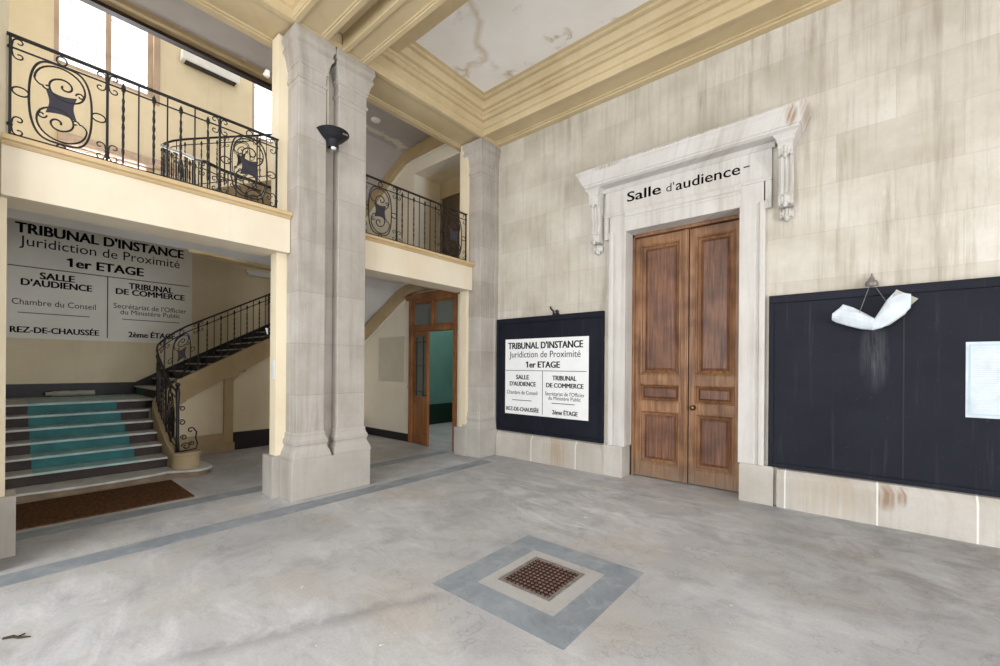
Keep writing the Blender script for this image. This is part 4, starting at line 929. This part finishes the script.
letters("audience", 'lettering', 'ink', dc, -1.865, -1.10, 3.975, 0.13, ltw, 0.007, 0.002)
m = MB(); m.box(-1.065, -1.0, WY-0.052, WY-0.049, 4.035, 4.05); m.build('lettering', 'ink_grey', dc)

d1 = thing('door_1', 'tall worn oak double door, raised panels, brass knob', 'door', (-1.82, 6.12, 0)); d1['kind'] = 'structure'
fr = MB()
for a in ((XL, XL+0.035, 0, ZT), (XR-0.035, XR, 0, ZT), (XL, XR, 3.515, ZT)): fr.box(a[0], a[1], 6.05, 6.2, a[2], a[3])
fr.build('frame', 'wood', d1, 0.004)
struct(bx('wall_lobby', 'rust_dark', None, -2.7, -0.95, 6.39, 6.45, -0.05, 3.8, bevel=0), 'dark closing behind the double door', 'wall')
def door_leaf(x0, x1, stile_l, stile_r, pz, y=6.10, meet=None):
    m = MB(); P0, P1 = x0+stile_l, x1-stile_r
    zz = [0.015]+[v for p in pz for v in p]+[3.505]
    m.box(x0, P0, y, y+0.06, 0.015, 3.505); m.box(P1, x1, y, y+0.06, 0.015, 3.505)
    for a, b in zip(zz[0::2], zz[1::2]): m.box(P0, P1, y, y+0.06, a, b)
    leaf = m.build('leaf', 'wood', d1, 0.004)
    for a, b in pz:
        pm = MB()
        def fr_(o, yy): return [(P0+o, yy, a+o), (P1-o, yy, a+o), (P1-o, yy, b-o), (P0+o, yy, b-o)]
        big = (b-a) > 0.3; q = 0.9 if big else 0.6
        pm.rings([fr_(-0.004, y+0.01), fr_(-0.004, y-0.012), fr_(0.012*q, y-0.018), fr_(0.026*q, y-0.006), fr_(0.034*q, y+0.022), fr_(0.046*q, y+0.030), fr_(0.058*q, y+0.022), fr_(0.068*q, y+0.03)], True, False)
        pm.build('moulding', 'wood', leaf)
        pn = MB(); pn.rings([fr_(0.05*q, y+0.045), fr_(0.06*q, y+0.036), fr_(0.10*q, y+0.016), fr_(0.108*q, y+0.012)], True, True); pn.build('panel', 'wood_panel', leaf)
    return leaf
door_leaf(XL+0.03, -1.80, 0.08, 0.075, [(0.215, 0.98), (1.12, 1.36), (1.50, 3.39)])
rl = door_leaf(-1.77, XR-0.03, 0.09, 0.07, [(0.22, 0.98), (1.12, 1.36), (1.50, 3.39)], 6.108)
m = MB(); m.box(-1.825, -1.765, 6.075, 6.11, 0.015, 3.505); m.box(-1.81, -1.78, 6.063, 6.08, 0.015, 3.505); m.build('meeting_stile', 'wood', d1, 0.006)
bx('shadow_gap', 'rust_dark', d1, -1.772, -1.758, 6.09, 6.13, 0.015, 3.505, bevel=0)
m = MB(); m.tube([(-1.695, 6.11, 1.06), (-1.695, 6.085, 1.06), (-1.695, 6.07, 1.06), (-1.695, 6.055, 1.06), (-1.695, 6.04, 1.06), (-1.695, 6.03, 1.06)], [0.034, 0.034, 0.015, 0.015, 0.034, 0.02], 12); m.build('knob', 'brass', rl, smooth=True)

# glazed door at the end of the stairwell
d2 = thing('door_2', 'brown glazed door with one leaf open onto a teal room', 'door', (-6.5, EY, 0)); d2['kind'] = 'structure'
m = MB(); y0, y1 = EY-0.05, EY+0.12
for a in ((-7.17, -7.07, 0, 3.0), (-5.83, -5.75, 0, 3.0), (-7.07, -5.83, 2.90, 3.0), (-7.07, -5.83, 2.30, 2.40), (-6.48, -6.40, 2.40, 2.90)): m.box(a[0], a[1], y0, y1, a[2], a[3])
m.build('frame', 'wood_glazed', d2, 0.006)
m = MB(); m.prism([(EY-0.045, 2.96), (EY-0.07, 2.98), (EY-0.10, 3.03), (EY-0.115, 3.04), (EY-0.115, 3.065), (EY, 3.065), (EY, 2.96)], 'x', -7.24, -5.70); m.build('head_cornice', 'wood_glazed', d2, 0.003)
m = MB()
for a, b in ((-7.07, -6.48), (-6.40, -5.83)):
    for q in ((a, a+0.035, 2.40, 2.90), (b-0.035, b, 2.40, 2.90), (a+0.035, b-0.035, 2.40, 2.435), (a+0.035, b-0.035, 2.865, 2.90)): m.box(q[0], q[1], EY-0.02, EY+0.04, q[2], q[3])
m.build('transom_sash', 'wood_glazed', d2, 0.004)
bx('transom_pane', 'glass_dark', d2, -7.04, -6.51, EY+0.005, EY+0.011, 2.43, 2.87, bevel=0); bx('transom_pane', 'glass_dark', d2, -6.37, -5.86, EY+0.005, EY+0.011, 2.43, 2.87, bevel=0)
def glazed_leaf(name_y, M4, right=False):
    w = 0.60
    def tr(mb_): mb_.v = [tuple(M4 @ Vector(v)) for v in mb_.v]; return mb_
    m = MB()
    for a in ((0, 0.09, 0.01, 2.29), (w-0.09, w, 0.01, 2.29), (0.09, w-0.09, 2.20, 2.29), (0.09, w-0.09, 0.82, 0.98), (0.09, w-0.09, 0.01, 0.20)): m.box(a[0], a[1], -0.022, 0.022, a[2], a[3])
    lf = tr(m).build('leaf', 'wood_glazed', d2, 0.004)
    m = MB(); m.box(0.085, w-0.085, -0.008, 0.008, 0.19, 0.83); m.box(0.135, w-0.135, -0.016, 0.016, 0.25, 0.77); tr(m).build('panel', 'wood_glazed', lf, 0.006)
    m = MB(); m.box(0.085, w-0.085, -0.004, 0.004, 0.97, 2.21); tr(m).build('pane', 'glass_dark', lf)
    m = MB()
    for x in (0.17, w-0.17): m.box(x-0.007, x+0.007, -0.03, -0.016, 0.99, 2.19)
    for z in (1.08, 1.60, 2.08): m.box(0.095, w-0.095, -0.03, -0.016, z-0.008, z+0.008)
    tr(m).build('grille', 'iron', lf)
    m = MB(); m.tube([(w-0.045, -0.02, 1.02), (w-0.045, -0.06, 1.02), (w-0.14, -0.065, 1.02)], 0.009, 6); tr(m).build('handle', 'iron', lf)
glazed_leaf('l', Matrix.Translation((-7.07, EY+0.01, 0)) @ Matrix.Rotation(math.radians(-9), 4, 'Z'))
glazed_leaf('r', Matrix.Translation((-5.83, EY+0.06, 0)) @ Matrix.Rotation(math.radians(84), 4, 'Z'), True)
# blank rectangle left on the white end wall, switch and sensor
t = MB().box(-8.31, -7.36, EY-0.006, EY+0.0, 1.25, 2.23).build('blank_panel', 'blank_paint', None, 0.002); tag(t, 'blank greyish panel on the white end wall left of the glazed door', 'panel')
t = MB().box(-7.33, -7.27, EY-0.018, EY, 1.12, 1.20).build('light_switch', 'white', None, 0.006); tag(t, 'small white light switch beside the glazed door', 'switch')
t = MB().sphere((-8.83, EY-0.18, 2.10), 0.045, 12, 8).build('wall_sensor', 'white', None, smooth=True); tag(t, 'small white round sensor at the low end of the ochre band', 'sensor')

# ------------------------------------------------------------------ wall lamp, conduit and small fixings on the middle pillar
t = thing('wall_lamp', 'black half bowl uplighter on the groove of the middle pillar', 'lamp', (-5.06, 2.68, 4.3))
n = 20; rs = []
for z, r, xs in ((4.36, 0.05, 0.07), (4.39, 0.075, 0.10), (4.43, 0.13, 0.16), (4.475, 0.175, 0.20), (4.50, 0.20, 0.225)):
    rs.append([(-5.055, 2.68-r, z)]+[(-5.05+xs*math.sin(PI*k/n), 2.68-r*math.cos(PI*k/n), z) for k in range(n+1)]+[(-5.055, 2.68+r, z)])
for z, r, xs in ((4.50, 0.19, 0.215), (4.46, 0.14, 0.15)):
    rs.append([(-5.055, 2.68-r, z)]+[(-5.05+xs*math.sin(PI*k/n), 2.68-r*math.cos(PI*k/n), z) for k in range(n+1)]+[(-5.055, 2.68+r, z)])
m = MB(); m.rings(rs); m.build('shade', 'black', t, smooth=False)
m = MB(); m.lathe(-5.0, 2.67, [(0.055, 4.31), (0.058, 4.36), (0.07, 4.40)], 16); m.box(-5.06, -5.0, 2.62, 2.72, 4.31, 4.40); m.build('mount', 'black', t, 0.004)
m = MB(); m.lathe(-4.99, 2.67, [(0.02, 4.285), (0.032, 4.295), (0.032, 4.312)], 12); m.build('cap', 'white', t, smooth=True)
m = MB(); m.box(-4.83, -4.815, 2.70, 2.76, 4.43, 4.445); m.build('label_plate', 'steel', t)
cb = MB(); cb.tube([(-5.17, 2.685, 5.50), (-5.17, 2.68, 5.1), (-5.17, 2.685, 4.45)], 0.014, 8); o = cb.build('conduit', 'cable', None, smooth=True); tag(o, 'thin cream conduit in the pillar groove above the black lamp', 'conduit')
t = MB().box(-5.44, -5.39, 2.142, 2.1515, 1.42, 1.66).build('paper_notice', 'paper', None, 0.001); tag(t, 'small white paper slip stuck on the cream side of the middle pillar', 'notice')
t = thing('alarm_sensor', 'small white sensor high on the cream side of the middle pillar', 'sensor', (-5.6, 2.12, 5.2))
m = MB(); m.box(-5.64, -5.58, 2.10, 2.151, 5.17, 5.25); m.build('body', 'white', t, 0.01); m = MB(); m.sphere((-5.61, 2.10, 5.19), 0.022, 8, 6); m.build('lens', 'white', t, smooth=True)
t = MB().prism([(-5.64, 1.98), (-5.64, 2.06), (-5.70, 2.06)], 'y', 2.16, 2.17).build('wall_clip', 'white', None); tag(t, 'tiny white clip on the cream edge of the middle pillar', 'clip')

# ------------------------------------------------------------------ floor grate
t = thing('floor_grate', 'rusty square cast iron drain grate in the hall floor', 'drain grate', (-1.82, 2.67, 0))
gx0, gx1, gy0, gy1 = -2.05, -1.59, 2.42, 2.92
f = flat_ring(gx0, gx1, gy0, gy1, (.03,)*4, -0.005, 0.006); f.build('frame', 'steel', t, 0.002)
bx('pit', 'rust_dark', t, gx0+0.03, gx1-0.03, gy0+0.03, gy1-0.03, -0.02, 0.002, bevel=0)
m = MB(); nb_ = 11
for i in range(nb_):
    for j in range(nb_):
        cxg = gx0+0.045+(gx1-gx0-0.09)*i/(nb_-1); cyg = gy0+0.045+(gy1-gy0-0.09)*j/(nb_-1)
        a = 0.017
        m.add([(cxg-a, cyg, 0.001), (cxg, cyg-a, 0.001), (cxg+a, cyg, 0.001), (cxg, cyg+a, 0.001), (cxg-a*.6, cyg, 0.008), (cxg, cyg-a*.6, 0.008), (cxg+a*.6, cyg, 0.008), (cxg, cyg+a*.6, 0.008)], [(0, 1, 5, 4), (1, 2, 6, 5), (2, 3, 7, 6), (3, 0, 4, 7), (4, 5, 6, 7)])
m.build('grid', 'rust', t)
tw = MB(); tw.tube([(-3.76, 0.02, 0.008), (-3.74, 0.06, 0.01), (-3.705, 0.08, 0.008), (-3.67, 0.125, 0.007)], [0.006, 0.008, 0.006, 0.003], 6); tw.tube([(-3.715, 0.075, 0.009), (-3.735, 0.105, 0.006)], 0.004, 5)
o = tw.build('twig', 'twig', None, smooth=True); tag(o, 'small dark twig on the floor near the left edge of the photo', 'twig')

t = thing('ceiling_spot', 'small white round downlight in the soffit above the right gallery', 'lamp', (-6.75, 4.42, 6.09))
m = MB(); m.lathe(-6.75, 4.42, [(0.085, 6.10), (0.085, 6.085), (0.07, 6.075)], 20); m.build('rim', 'white', t); m = MB(); m.lathe(-6.75, 4.42, [(0.055, 6.078), (0.05, 6.07)], 16); m.build('diffuser', 'sign', t)
